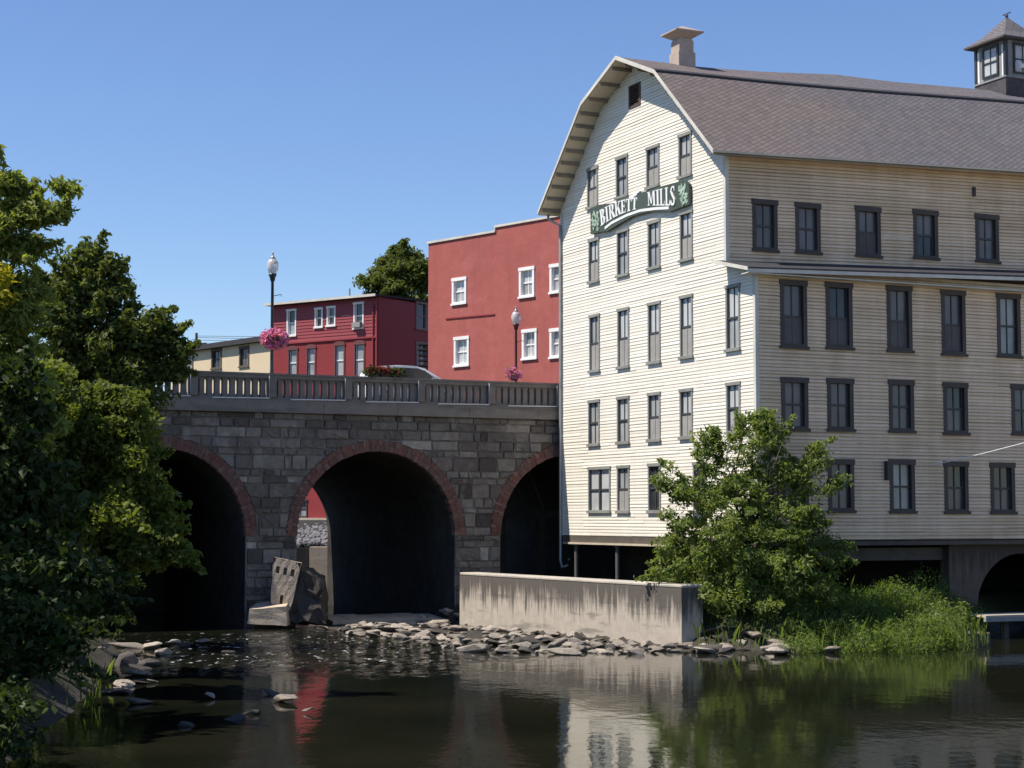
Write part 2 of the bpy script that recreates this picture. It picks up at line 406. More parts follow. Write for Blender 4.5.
def water_mat():
    t = NT('river_water'); o = t.n('ShaderNodeTexCoord').outputs['Object']
    def mp(s, rz=0):
        m = t.n('ShaderNodeMapping'); m.inputs['Scale'].default_value = s; m.inputs['Rotation'].default_value = (0, 0, rz); t.link(o, m.inputs['Vector']); return m.outputs['Vector']
    n1 = t.noise(mp((1.2, .7, 1)), 1.0, 3, .55)
    n2 = t.noise(mp((3.5, 2.2, 1), .3), 1.0, 4, .6)
    n3 = t.mapr(t.n('ShaderNodeTexNoise', inp={'Vector': mp((2.4, .9, 1), .12), 'Scale': 1.0, 'Detail': 5, 'Roughness': .65, 'Distortion': 1.2}).outputs['Fac'], .46, .74)
    xyz = t.n('ShaderNodeSeparateXYZ', inp={0: o})
    X, Y = xyz.outputs[0], xyz.outputs[1]
    # riffle below the arches: a patch round (-6, 55)
    dx = t.math('MULTIPLY', t.math('ADD', X, 6.5), .12); dy = t.math('MULTIPLY', t.math('SUBTRACT', Y, 56), .095)
    rr = t.math('SQRT', t.math('ADD', t.math('MULTIPLY', dx, dx), t.math('MULTIPLY', dy, dy)))
    warp = t.noise(mp((.25, .25, 1)), 1, 3)
    riff = t.mapr(t.math('ADD', rr, t.math('MULTIPLY', t.math('SUBTRACT', warp, .5), 1.4)), .4, 1.05, 1, 0)
    h = t.math('ADD', t.math('MULTIPLY', n1, .7), t.math('MULTIPLY', n2, .3))
    h = t.math('ADD', h, t.math('MULTIPLY', t.math('MULTIPLY', n3, riff), 5.5))
    b = t.n('ShaderNodeBump', inp={'Height': h, 'Strength': .11, 'Distance': .10}); t.link(b.outputs[0], t.b.inputs['Normal'])
    col = t.ramp(t.noise(mp((.12, .12, 1)), 1, 3), [(.35, (.008, .010, .006)), (.65, (.018, .018, .010))])
    foam = t.math('MULTIPLY', t.mapr(t.noise(mp((2.6, 1.1, 1)), 1.2, 4, .7), .60, .66), riff)
    col = t.mix(foam, col, (.55, .56, .55))
    t.link(t.math('ADD', t.math('MULTIPLY', foam, .5), .03), t.b.inputs['Roughness'])
    t.b.inputs['IOR'].default_value = 1.333
    t.link(col, t.b.inputs['Base Color'])
    return t.mat
mb = MB(); 
for (x0, x1, y0, y1) in ((-90, 72, -62, 170),): mb.poly([(x0, y0, 0), (x1, y0, 0), (x1, y1, 0), (x0, y1, 0)])
tag(mb.build('water', water_mat()), kind='structure')
mb = MB(); YD = [(28.5, 60.0), (22.5, 40), (15.5, 12), (15, -40), (120, -40), (120, 58)]
mb.poly([(x, y, 1.5) for x, y in YD])
for k in range(6): a, c = YD[k], YD[(k+1) % 6]; mb.poly([(*a, .3), (*c, .3), (*c, 1.5), (*a, 1.5)])
tag(mb.build('added_bounce_ground', mat_simple('pale_bounce_ground', (.42, .38, .32), .95, .2, 1.5, .4)), kind='structure')  # unseen pale ground added to bounce sunlight onto the mill's side wall

# ------------------------------------------------------------------ windows helper (wall frame fr(a, z, out))
PANE_RNG = random.Random(5)
def window(root, fr, a0, a1, z0, z1, style='sash', fm='frame', glassm='glass', board='pale_board', cas=.11, sill=True, mullion='mullion', muntin=True, depth=.10, split=.5, arch=0):
    b = MB()
    b.box(a0, a0+cas, -depth-.04, .045, z0, z1, fr=fr); b.box(a1-cas, a1, -depth-.04, .045, z0, z1, fr=fr)
    b.box(a0-.03, a1+.03, -depth-.04, .065, z1-cas, z1+.03, fr=fr)
    b.box(a0+cas, a1-cas, -depth-.04, .045, z0, z0+cas*.8, fr=fr)
    if sill: b.box(a0-.05, a1+.05, .047, .10, z0-.05, z0+.05, fr=fr)
    wo = b.build('window', M[fm], root)
    i0, i1, j0, j1 = a0+cas, a1-cas, z0+cas*.8, z1-cas
    zm = j0+(j1-j0)*split; am = (i0+i1)/2
    s = MB()
    s.box(i0, i1, -depth-.02, -depth+.05, zm-.035, zm+.035, fr=fr)
    if style == 'double':
        s.box(am-.06, am+.06, -depth-.02, .02, j0, j1, fr=fr)
    elif muntin:
        s.box(am-.022, am+.022, -depth-.015, -depth+.025, zm+.035, j1, fr=fr)
        if style == 'sash': s.box(am-.022, am+.022, -depth-.015, -depth+.025, j0, zm-.035, fr=fr)
    for q0, q1 in ((i0, i0+.045), (i1-.045, i1)): s.box(q0, q1, -depth-.018, -depth+.02, j0, j1, fr=fr)
    s.build('sash', M[mullion], wo)
    alt = {'glass_side': ('glass_side', 'glass_side', 'glass_side', 'glass_dark'), 'glass_bright': ('glass_bright', 'glass_bright', 'glass_mid', 'glass'), 'glass': ('glass', 'glass_mid', 'glass', 'glass_bright'), 'glass_dark': ('glass_dark', 'glass_dark', 'glass_side', 'glass')}.get(glassm, (glassm,))
    for lo, hi in (((zm, j1),) if style == 'half' else ((zm, j1), (j0, zm))):
        p = MB(); tl = random.uniform(-.004, .004)
        p.poly([fr(i0, lo, -depth+tl), fr(i1, lo, -depth-tl), fr(i1, hi, -depth), fr(i0, hi, -depth)])
        p.build('pane', M[PANE_RNG.choice(alt)], wo)
    if style == 'half':
        q = MB(); q.box(i0, i1, -depth-.02, -depth+.03, j0, zm, fr=fr)
        q.box(am-.012, am+.012, -depth+.031, -depth+.045, j0, zm-.04, fr=fr)
        q.build('shutter_board', M[board], wo)
    return wo
def siding(fr, span, z0, z1, pitch, openings, tilt=0., out=.03):
    b = MB(); k = int(round((z1-z0)/pitch)); pitch = (z1-z0)/k
    for i in range(k):
        za, zb = z0+i*pitch, z0+(i+1)*pitch; zm = (za+zb)/2
        s0, s1 = span(zm)
        if s1-s0 < .05: continue
        segs = [(s0, s1)]
        for (a0, a1, w0, w1) in openings:
            if w0+.03 < zm < w1-.03:
                ns = []
                for p, q in segs:
                    if a1 <= p or a0 >= q: ns.append((p, q)); continue
                    if a0 > p: ns.append((p, a0+.04))
                    if a1 < q: ns.append((a1-.04, q))
                segs = ns
        for p, q in segs:
            # break long courses into boards with butt joints and slight play
            cuts = [p]; x = p+random.uniform(1.5, 4.5)
            while x < q-.6: cuts.append(x); x += random.uniform(3, 4.9)
            cuts.append(q)
            for c0, c1 in zip(cuts, cuts[1:]):
                o = out+random.uniform(-.005, .007); dz = random.uniform(-.006, .006)
                A = lambda a, z, oo: fr(a, z+tilt*a, oo)
                c1e = c1-.004 if c1 < q else c1
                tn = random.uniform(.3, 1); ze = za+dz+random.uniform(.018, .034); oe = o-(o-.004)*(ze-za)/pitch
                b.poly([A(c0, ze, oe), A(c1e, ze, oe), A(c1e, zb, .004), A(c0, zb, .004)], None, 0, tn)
                b.poly([A(c0, za+dz, o), A(c1e, za+dz, o), A(c1e, ze, oe), A(c0, ze, oe)], None, 0, random.uniform(0, .15))  # lower strip painted darker to stand in for the shade at the lap
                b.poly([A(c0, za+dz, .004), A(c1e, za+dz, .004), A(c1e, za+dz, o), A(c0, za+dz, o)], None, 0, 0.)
    return b
def frame_for(O, e, n):
    """a projector: pixel -> (along, z) on the vertical wall plane through O"""
    def proj(px, py):
        d = ray(px, py); t = (O[0]*n[0]+O[1]*n[1])/(d.x*n[0]+d.y*n[1])
        q = d*t; return ((q.x-O[0])*e[0]+(q.y-O[1])*e[1], q.z+CAMZ)
    return proj
def rect(proj, x0, x1, y0, y1):
    xm, ym = (x0+x1)/2, (y0+y1)/2
    return (proj(x0, ym)[0], proj(x1, ym)[0], proj(xm, y1)[1], proj(xm, y0)[1])

# ------------------------------------------------------------------ the mill
MILL = thing('mill_building', 'large cream clapboard mill with a gambrel roof standing over the water', 'building', (LX, LY, 0), math.atan2(UY, UX))
W0, W1, LEN = 12.5, 14.28, 27.0
RX, RZ = 6.3, 21.08              # ridge
BRK = 2.85; BZ = 19.93; EZ = 16.36
frG = lambda a, z, o: (a, -o, z)
frU = lambda a, z, o: (W0+o, a, z)
frS = lambda a, z, o: (W1+o, a, z)
pjG = frame_for((LX, LY), (UX, UY), (VX, VY))
pjU = frame_for((LX+UX*W0, LY+UY*W0), (VX, VY), (UX, UY))
pjS = frame_for((LX+UX*W1, LY+UY*W1), (VX, VY), (UX, UY))
g_rows = [  # px x0,x1,y0,y1, style, glass
 (587.8, 598.5, 168, 207.5, 'half', 'glass_bright'), (616.6, 628.4, 156.5, 197, 'sash', 'glass'), (647, 659.8, 146.3, 187, 'half', 'glass_bright'), (679.2, 692.2, 133.5, 176.5, 'half', 'glass'),
 (589.3, 599.5, 239.2, 282, 'half', 'glass_bright'), (617.6, 629.3, 230, 275.5, 'sash', 'glass'), (648.5, 660.8, 221, 268, 'sash', 'glass_bright'), (680.6, 693.2, 211.5, 260, 'half', 'glass_bright'),
 (590, 600.2, 315, 371.3, 'half', 'glass_bright'), (618.2, 629.7, 308.5, 367.5, 'half', 'glass_bright'), (648.6, 661, 302.5, 362.8, 'half', 'glass_bright'), (680.6, 693.4, 295.5, 357.5, 'half', 'glass_bright'), (726.5, 740.6, 285, 350, 'sash', 'glass_bright'),
 (589, 600, 400.5, 445, 'sash', 'glass'), (617.8, 629.8, 397, 443, 'sash', 'glass'), (648.6, 661, 393, 440.6, 'half', 'glass'), (680.5, 693.3, 389.3, 438, 'half', 'glass_bright'), (727, 741, 382.8, 432.8, 'sash', 'glass'),
 (589, 611, 467.3, 511.8, 'double', 'glass_bright'), (617.8, 630, 466, 512, 'half', 'glass'), (648.8, 661.2, 464, 512, 'sash', 'glass_dark'), (693.8, 707, 462.5, 511.5, 'sash', 'glass_dark')]
gw = [(rect(pjG, *r[:4]), r[4], r[5]) for r in g_rows]
def gspan(z):
    def half(z):
        if z <= EZ+.1: return 6.25
        if z < BZ-.1: return 6.25-(z-EZ-.1)*(6.25-BRK)/(BZ-.2-EZ)
        return max(0, BRK-(z-BZ+.1)*BRK/(RZ-BZ))
    h = half(z); lo, hi = 6.25-h, 6.25+h
    if z < 12.62: hi = min(W1, W0+(12.62-z)/.52*2.2)
    return lo, hi
VB = (pjG(629.5, 84)[0], pjG(641, 84)[0], pjG(635, 107)[1], pjG(635, 84)[1])
opG = [x[0] for x in gw]+[VB]
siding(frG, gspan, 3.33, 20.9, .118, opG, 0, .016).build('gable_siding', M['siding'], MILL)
for (r, st, gl) in gw: window(MILL, frG, *r, style=st, glassm=gl, cas=.085, depth=.05, fm='frame_pale')
# louvre vent
b = MB(); a0, a1, z0, z1 = VB
b.box(a0, a0+.09, -.1, .05, z0, z1, fr=frG); b.box(a1-.09, a1, -.1, .05, z0, z1, fr=frG); b.box(a0+.09, a1-.09, -.1, .05, z0, z0+.07, fr=frG); b.box(a0+.09, a1-.09, -.1, .05, z1-.07, z1, fr=frG)
b.box(a0+.09, a1-.09, -.14, -.11, z0+.07, z1-.07, fr=frG)
lv = b.build('louvre_vent', mat_simple('rust_brown_louvre', (.10, .06, .05), .8), MILL)
b = MB()
for i in range(7):
    z = z0+.10+i*(z1-z0-.2)/6.6; b.hexa([frG(a0+.09, z, .03), frG(a1-.09, z, .03), frG(a1-.09, z+.05, -.09), frG(a0+.09, z+.05, -.09), frG(a0+.09, z+.02, .03), frG(a1-.09, z+.02, .03), frG(a1-.09, z+.07, -.09), frG(a0+.09, z+.07, -.09)])
b.build('louvre_slats', mat_simple('louvre_slat', (.13, .085, .07), .8), lv)
# side walls
u_rows = [(752, 777, 200.5, 251), (795, 820, 204, 253.2), (855.2, 880.2, 207.5, 256.6), (913, 937.5, 211, 258.8), (975, 998.3, 215.2, 262)]
TU = .026
uw = [rect(pjU, *r) for r in u_rows]
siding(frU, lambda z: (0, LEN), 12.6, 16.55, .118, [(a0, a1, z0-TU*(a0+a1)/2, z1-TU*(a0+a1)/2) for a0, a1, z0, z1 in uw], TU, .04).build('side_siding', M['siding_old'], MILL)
for i, r in enumerate(uw): window(MILL, frU, *r, style='half' if i in (2,) else 'sash', glassm='glass_side', board='dark_board', cas=.15)
s_rows = [(779.8, 806.5, 281, 347.6), (825.4, 852, 283.5, 348.6), (886.4, 911.5, 286.6, 351.4), (941, 965, 291, 355), (996.5, 1020, 294.5, 357), (1058, 1082, 298, 359),
          (780.8, 807.7, 378.2, 429.8), (826.8, 853, 379.2, 430.3), (888.4, 913.5, 380.8, 431.8), (943, 967.3, 383.4, 434), (1011, 1036, 385.3, 434.5),
          (781.5, 808, 459.6, 511), (827.6, 853.6, 460, 511.6), (889.2, 914.4, 460.3, 512.2), (943.8, 967.8, 462.2, 512.6), (990, 1014.4, 463.4, 513)]
sw = [rect(pjS, *r) for r in s_rows]
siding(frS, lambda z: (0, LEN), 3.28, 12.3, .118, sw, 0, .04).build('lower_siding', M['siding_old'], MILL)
for i, r in enumerate(sw):
    window(MILL, frS, *r, style='half' if i in (0, 1, 2, 3) else 'sash', glassm='glass' if i in (4, 13) else 'glass_side', board='dark_board', cas=.15, split=.5 if i > 3 else .47)
# corner boards
for (x, z0, z1) in ((0, 3.33, 16.3), (W0, 12.7, 16.4), (W1, 3.3, 12.1)):
    b = MB()
    if x: b.box(x-.10, x+.045, -.045, -.02, z0, z1); b.box(x+.02, x+.045, -.02, .10, z0, z1)
    else: b.box(x-.045, x+.10, -.045, -.02, z0, z1); b.box(x-.045, x-.02, -.02, .1, z0, z1)
    b.build('corner_board', M['trim'], MILL)
# roof: outer profile, sagging along its length
def zadd(y, k): 
    pts = [(-1, 0), (3, 0.0), (5.7, .12), (8.9, .36), (11.7, .36), (16, .50), (27, .55)] if k == 2 else ([(-1, 0), (4, .08), (9, .22), (16, .5), (27, .7)] if k == 1 else [(-1, 0), (13, .43), (27, .8)])
    return float(np.interp(y, [p[0] for p in pts], [p[1] for p in pts]))
PRO = [(-.38, EZ-.06, 0), (RX-BRK, BZ+.05, 1), (RX, RZ+.05, 2), (RX+BRK, BZ+.03, 1), (13.15, EZ-.04, 0)]
ysr = [-.87]+[i*.9 for i in range(0, 31)]
def rp(i, y, dn=0.):
    x, z, k = PRO[i]
    return Vector((x+(6.3-x)*dn*.06, y, z+zadd(y, k)-dn))
roof = MB()
for i in range(4):
    L = (rp(i, 0)-rp(i+1, 0)).length
    for j in range(len(ysr)-1):
        for q in range(6):
            f0, f1 = q/6, (q+1)/6; y0, y1 = ysr[j], ysr[j+1]
            wob = lambda f, y: .02*math.sin(y*1.3+f*3)*math.sin(f*math.pi)
            P = lambda f, y: rp(i, y).lerp(rp(i+1, y), f)+Vector((0, 0, wob(f, y)))
            roof.poly([P(f0, y0), P(f1, y0), P(f1, y1), P(f0, y1)], [(y0, f0*L), (y0, f1*L), (y1, f1*L), (y1, f0*L)])
ro = roof.build('roof', M['shingle'], MILL, smooth=False)
for s in (1, 3):   # lap at the break of the slope: a dark shadowing edge
    b = MB()
    for j in range(len(ysr)-1):
        y0, y1 = ysr[j], ysr[j+1]; d = -1 if s == 1 else 1
        p0, p1 = rp(s, y0), rp(s, y1)
        a = Vector((d*.10, 0, -.06)); c = Vector((-d*.10, 0, .06))
        b.hexa([p0+a, p1+a, p1+c, p0+c, p0+a+Vector((0, 0, .06)), p1+a+Vector((0, 0, .06)), p1+c+Vector((0, 0, .05)), p0+c+Vector((0, 0, .05))])
    b.build('roof_break_edge', M['tarpaper'], ro)
b = MB()   # soffit under the shingles (front overhang and eaves)
for i in range(4):
    for j in range(len(ysr)-1):
        y0, y1 = ysr[j], ysr[j+1]
        b.poly([rp(i, y0, .13), rp(i+1, y0, .13), rp(i+1, y1, .13), rp(i, y1, .13)])
b.build('soffit', M['soffit'], MILL)
b = MB()   # rake fascia
for i in range(4):
    p, q = rp(i, -.87), rp(i+1, -.87)
    o = Vector((0, -.035, 0)); dn = Vector((0, 0, -.12)); up = Vector((0, 0, .03)); bk = Vector((0, .03, 0))
    b.hexa([p+dn+o, q+dn+o, q+dn-bk*0, p+dn, p+up+o, q+up+o, q+up, p+up])
b.build('rake_fascia', M['trim'], MILL)
for i in (0, 4):   # eave fascias
    b = MB(); s = -1 if i == 0 else 1
    for j in range(len(ysr)-1):
        p, q = rp(i, ysr[j]), rp(i, ysr[j+1])
        o = Vector((s*.03, 0, 0)); dn = Vector((0, 0, -.07)); up = Vector((0, 0, -.01))
        b.hexa([p+dn, q+dn, q+dn+o, p+dn+o, p+up, q+up, q+up+o, p+up+o])
    b.build('eave_fascia', M['soffit'], MILL)
for i in range(4):   # lookout rafters carrying the overhang
    n = 9 if i in (0, 3) else 3
    for k in range(n):
        f = (k+.6)/n; p = rp(i, -.4, .14).lerp(rp(i+1, -.4, .14), f); t = (rp(i+1, 0)-rp(i, 0)).normalized()*.03; dn = Vector((0, 0, -.12))
        b = MB(); A, B2 = Vector((0, -.43, 0)), Vector((0, .38, 0))
        b.hexa([p+A-t+dn, p+A+t+dn, p+B2+t+dn, p+B2-t+dn, p+A-t, p+A+t, p+B2+t, p+B2-t])
        b.build('lookout', M['lookout'], MILL)
# lean-to roof along the side
b = MB(); TL = .032
for j in range(27):
    y0, y1 = j-.55 if j == 0 else j, j+1
    z = lambda y: TL*y
    b.hexa([(W0+.0, y0, 12.62+z(y0)), (W1+.42, y0, 12.10+z(y0)), (W1+.42, y1, 12.10+z(y1)), (W0, y1, 12.62+z(y1)), (W0, y0, 12.72+z(y0)), (W1+.42, y0, 12.22+z(y0)), (W1+.42, y1, 12.22+z(y1)), (W0, y1, 12.72+z(y1))])
lt = b.build('lean_to_roof', M['tarpaper'], MILL)
b = MB()
b.hexa([(W1+.422, -.56, 12.02), (W1+.46, -.56, 12.02), (W1+.46, 27, 12.02+TL*27), (W1+.422, 27, 12.02+TL*27), (W1+.422, -.56, 12.14), (W1+.46, -.56, 12.14), (W1+.46, 27, 12.14+TL*27), (W1+.422, 27, 12.14+TL*27)])
b.hexa([(W0-.02, -.59, 12.60), (W1+.46, -.59, 12.08), (W1+.46, -.562, 12.08), (W0-.02, -.562, 12.60), (W0-.02, -.59, 12.72), (W1+.46, -.59, 12.20), (W1+.46, -.562, 12.20), (W0-.02, -.562, 12.72)])
b.box(W1+.004, W1+.42, -.55, 27, 12.0, 12.03)
b.build('lean_to_fascia', M['trim'], lt)
# hidden walls and floor so the hull is closed
b = MB()
b.poly([(0, 0, 3.3), (0, LEN, 3.3), (0, LEN, 16.3), (0, 0, 16.3)])
b.poly([(0, LEN, 3.3), (W1, LEN, 3.3), (W1, LEN, 12.6), (W0, LEN, 16.5), (RX+BRK, LEN, BZ), (RX, LEN, RZ), (RX-BRK, LEN, BZ), (0, LEN, 16.3)])
b.build('rear_wall', M['siding_old'], MILL)
b = MB(); b.box(.02, W1-.02, .02, LEN-.02, 3.22, 3.32); b.build('floor', M['wood_dark'], MILL)
b = MB(); b.box(0, W1+.02, -.01, .25, 3.06, 3.30); b.build('sill_beam', M['wood_dark'], MILL)
b = MB(); b.box(.25, W1-.3, -.10, .2, 2.98, 3.055); b.build('ledger_plank', M['plank'], MILL)
b = MB(); b.box(W1-.26, W1-.02, .26, LEN, 3.08, 3.27); b.build('side_sill_beam', M['wood_dark'], MILL)
# steel posts under the gable
for px in (573, 614):
    a = pjG(px, 560)[0]
    b = MB(); b.lathe([(0.01, .5), (.08, .5), (.08, 2.88), (.12, 2.9), (.12, 2.975), (.01, 2.975)], a, .15, 12); b.build('support_post', M['post_metal'], MILL, smooth=False)
# foundation set back beneath the building; arched wheel-pit opening on the long side
b = MB(); b.box(.4, 11, 2.6, 3.2, .2, 3.2); b.box(.3, .7, 3.2, LEN, 0.2, 3.2); b.build('foundation_wall', M['vault'], MILL)
y_a = pjS(955, 600)[0]; yl = pjS(982, 605)[0]; rad = 2.0
b = MB(); yc = yl+rad; zc = .75
def low(y):
    return zc+math.sqrt(max(0, rad*rad-(y-yc)**2)) if abs(y-yc) < rad else -.6
N = 60; yy = sorted(set([y_a+(LEN-y_a)*i/N for i in range(N+1)]+[yc-rad+2*rad*i/40 for i in range(41)]))
X0, X1 = W1-.75, W1-.28
for p, q in zip(yy, yy[1:]):
    m = (p+q)/2; inside = abs(m-yc) < rad
    l0, l1 = (low(p), low(q)) if inside else (-.6, -.6)
    if inside and abs(p-yc) >= rad: l0 = zc
    if inside and abs(q-yc) >= rad: l1 = zc
    b.poly([(X1, p, l0), (X1, q, l1), (X1, q, 3.1), (X1, p, 3.1)]); b.poly([(X0, p, l0), (X0, q, l1), (X0, q, 3.1), (X0, p, 3.1)])
    if inside: b.poly([(X1, p, l0), (X1, q, l1), (X0, q, l1), (X0, p, l0)])
for yq in (y_a, yc-rad, yc+rad): b.poly([(X1, yq, -.6), (X0, yq, -.6), (X0, yq, zc if yq != y_a else 3.1), (X1, yq, zc if yq != y_a else 3.1)])
b.build('arched_foundation', M['conc_dark'], MILL)
b = MB(); b.box(8.0, 8.4, 3.3, LEN-.1, -.5, 3.2); b.build('inner_wall', M['interior'], MILL)
# door-like lintel in the dark opening
b = MB(); b.box(W1-.9, W1-.6, 2.5, y_a-.02, 2.55, 2.98); b.build('lintel_beam', M['wood_dark'], MILL)
# chimney with flared cap
CY, CX = 1.98, RX
b = MB(); h = .36; b.box(CX-h, CX+h, CY-h, CY+h, 20.4, 21.55); b.box(CX-h+.05, CX+h-.05, CY-h+.05, CY+h-.05, 21.55, 21.98)
b.hexa([(CX-.31, CY-.31, 21.98), (CX+.31, CY-.31, 21.98), (CX+.31, CY+.31, 21.98), (CX-.31, CY+.31, 21.98), (CX-.26, CY-.26, 22.1), (CX+.26, CY-.26, 22.1), (CX+.26, CY+.26, 22.1), (CX-.26, CY+.26, 22.1)])
ch = b.build('chimney', M['clay'], MILL)
b = MB(); q = .60
ring = [(CX-q, CY-q), (CX+q, CY-q), (CX+q, CY+q), (CX-q, CY+q)]; ins = [(CX-.25, CY-.25), (CX+.25, CY-.25), (CX+.25, CY+.25), (CX-.25, CY+.25)]
for i in range(4):
    j = (i+1) % 4
    b.poly([(*ring[i], 22.34), (*ring[j], 22.34), (CX, CY, 22.62)]); b.poly([(*ins[i], 22.08), (*ins[j], 22.08), (*ring[j], 22.29), (*ring[i], 22.29)])
    b.poly([(*ring[i], 22.29), (*ring[j], 22.29), (*ring[j], 22.34), (*ring[i], 22.34)])
b.build('chimney_cap', mat_simple('cap_metal', (.42, .33, .27), .6, .2), ch)
# cupola
cy0, cy1, cx0, cx1 = 16.75, 18.5, RX-.9, RX+.9
b = MB(); b.box(cx0-.06, cx1+.06, cy0-.06, cy1+.06, 20.6, 22.0); cup = b.build('cupola', M['shingle'], MILL)
b = MB(); b.box(cx0, cx1, cy0, cy1, 22.0, 23.72); b.box(cx0-.1, cx1+.1, cy0-.1, cy1+.1, 22.0, 22.07); b.build('cupola_wall', mat_simple('grey_cupola_paint', (.24, .24, .24), .7), cup)
b = MB()
for x, y in ((cx0, cy0), (cx1, cy0), (cx1, cy1), (cx0, cy1)):
    b.box(x-.07, x+.07, y-.07, y+.07, 22.07, 23.74)
b.build('cupola_post', M['dark_metal'], cup)
b = MB()
frC = lambda a, z, o: (a, cy0-o, z); frD = lambda a, z, o: (cx1+o, a, z)
for fr, c0, c1 in ((frC, cx0, cx1), (frD, cy0, cy1)):
    m = (c0+c1)/2
    b.box(m-.5, m+.5, .005, .06, 22.2, 22.28, fr=fr); b.box(m-.5, m+.5, .005, .06, 23.38, 23.5, fr=fr); b.box(m-.5, m-.4, .005, .06, 22.28, 23.38, fr=fr); b.box(m+.4, m+.5, .005, .06, 22.28, 23.38, fr=fr)
    b.box(m-.4, m+.4, .015, .045, 22.78, 22.84, fr=fr); b.box(m-.02, m+.02, .015, .04, 22.28, 23.38, fr=fr)
b.build('cupola_window_frame', M['dark_metal'], cup)
for fr, c0, c1 in ((frC, cx0, cx1), (frD, cy0, cy1)):
    b = MB(); m = (c0+c1)/2; b.poly([fr(m-.4, 22.28, .01), fr(m+.4, 22.28, .01), fr(m+.4, 23.38, .01), fr(m-.4, 23.38, .01)])
    b.build('cupola_pane', M['glass_bright'], cup)
for q in (cx0+.09, cx1-.2):
    b = MB(); b.box(q, q+.11, cy0-.03, cy0-.002, 22.1, 23.4); b.build('cupola_white_trim', M['white_paint'], cup)
b = MB(); q = 1.25; mx, my = RX, (cy0+cy1)/2; zt = 24.85
r4 = [(mx-q, my-q), (mx+q, my-q), (mx+q, my+q), (mx-q, my+q)]
for i in range(4):
    j = (i+1) % 4; a, c = r4[i], r4[j]; L = 2*q
    mid = lambda p, f: (p[0]+(mx-p[0])*f, p[1]+(my-p[1])*f)
    b.poly([(*a, 23.66), (*c, 23.66), (*mid(c, .45), 24.06), (*mid(a, .45), 24.06)], [(0, 0), (L, 0), (L*.77, .8), (L*.23, .8)])
    b.poly([(*mid(a, .45), 24.06), (*mid(c, .45), 24.06), (mx, my, zt)], [(L*.23, .8), (L*.77, .8), (L*.5, 2)])
    b.poly([(*a, 23.58), (*c, 23.58), (*c, 23.66), (*a, 23.66)])
b.poly([(*p, 23.58) for p in r4]); b.build('cupola_roof', M['shingle'], cup)
b = MB(); b.lathe([(.01, 24.8), (.06, 24.82), (.07, 24.9), (.02, 24.98), (.01, 25.0)], mx, my, 10); b.tube([(mx-.22, my, 24.97), (mx+.2, my+.04, 25.0)], .025, 6); b.build('finial', M['dark_metal'], cup)
# downspout at the corner beside the bridge
b = MB(); b.tube([(-.30, -.45, 16.2), (-.30, -.45, 16.05), (.06, -.10, 15.75), (.06, -.10, 3.1), (.06, -.10, 2.3), (.2, -.1, 2.05), (.42, .02, 2.1), (.48, .05, 2.4)], .06, 8)
b.build('downspout', M['grey_metal'], MILL, smooth=True)
b = MB(); b.box(W0+.03, W0+.09, 8.95+.0, 9.07, 15.6, 15.95)
a_, z_ = pjU(973, 190); b = MB(); b.box(a_-.06, a_+.06, .03, .09, z_-.25, z_+.1, fr=frU); b.build('wall_bracket', M['frame'], MILL)
a_, z_ = pjS(886.5, 470); b = MB(); b.box(a_-.12, a_-.02, .03, .22, z_-.35, z_+.3, fr=frS); b.build('cable_bracket', M['frame'], MILL)
# horn loudspeaker on the cupola wall
hn = thing('siren_horn', 'small white siren horn mounted on the roof cupola wall', 'siren', (0, 0, 0))
wm = Matrix.Translation((LX, LY, 0)) @ Matrix.Rotation(math.atan2(UY, UX), 4, 'Z')
hn.matrix_world = wm @ Matrix.Translation((cx1, cy0+.75, 22.5))
b = MB()
pts = [(0.02, 0, 0), (.18, 0, 0), (.30, 0, .02)]; b.tube([(.02, 0, 0), (.2, 0, 0)], .05, 8); b.build('bracket', M['dark_metal'], hn)
b = MB(); b.tube([(.2, .12, .0), (.2, 0, 0), (.2, -.2, 0), (.2, -.3, 0)], [.07, .08, .14, .22], 12, cap=True); b.build('horn', M['white_paint'], hn)

# ------------------------------------------------------------------ the sign (letters cut by hand)
SIGN = thing('hanging_sign', 'long dark green bowed sign with white serif lettering across the gable windows', 'sign', (LX, LY, 0), math.atan2(UY, UX))
def zsign(a, pts):
    xs_ = [p[0] for p in pts]; zs_ = [p[1] for p in pts]
    return float(np.interp(a, xs_, zs_))
gp = frame_for((LX-VX*.16, LY-VY*.16), (UX, UY), (VX, VY))
topP = [gp(*p) for p in ((591.8, 207.6), (599, 204.7), (614, 203), (628, 198.6), (640, 193), (655, 188), (684.3, 180.0), (689, 184))]
botP = [gp(*p) for p in ((590.5, 234.2), (599, 232), (607, 231), (618, 224.5), (632, 216.2), (648, 211.8), (660, 211.2), (669, 211.6), (676, 209), (688.8, 204.6))]
aL, aR = botP[0][0], botP[-1][0]
b = MB(); N = 60; O0, O1 = .06, .16
for i in range(N):
    p, q = aL+(aR-aL)*i/N, aL+(aR-aL)*(i+1)/N
    b.hexa([frG(p, zsign(p, botP), O0), frG(q, zsign(q, botP), O0), frG(q, zsign(q, botP), O1), frG(p, zsign(p, botP), O1),
            frG(p, zsign(p, topP), O0), frG(q, zsign(q, topP), O0), frG(q, zsign(q, topP), O1), frG(p, zsign(p, topP), O1)])
b.build('sign_board', mat_simple('sign_green', (.055, .075, .052), .55, .3, 2), SIGN, merge=True)
def arc(cx, cy, r0x, r0y, r1x, r1y, t0, t1, n=8):
    return [[(cx+r0x*math.cos(t), cy+r0y*math.sin(t)), (cx+r0x*math.cos(u), cy+r0y*math.sin(u)), (cx+r1x*math.cos(u), cy+r1y*math.sin(u)), (cx+r1x*math.cos(t), cy+r1y*math.sin(t))]
            for t, u in ((t0+(t1-t0)*k/n, t0+(t1-t0)*(k+1)/n) for k in range(n))]
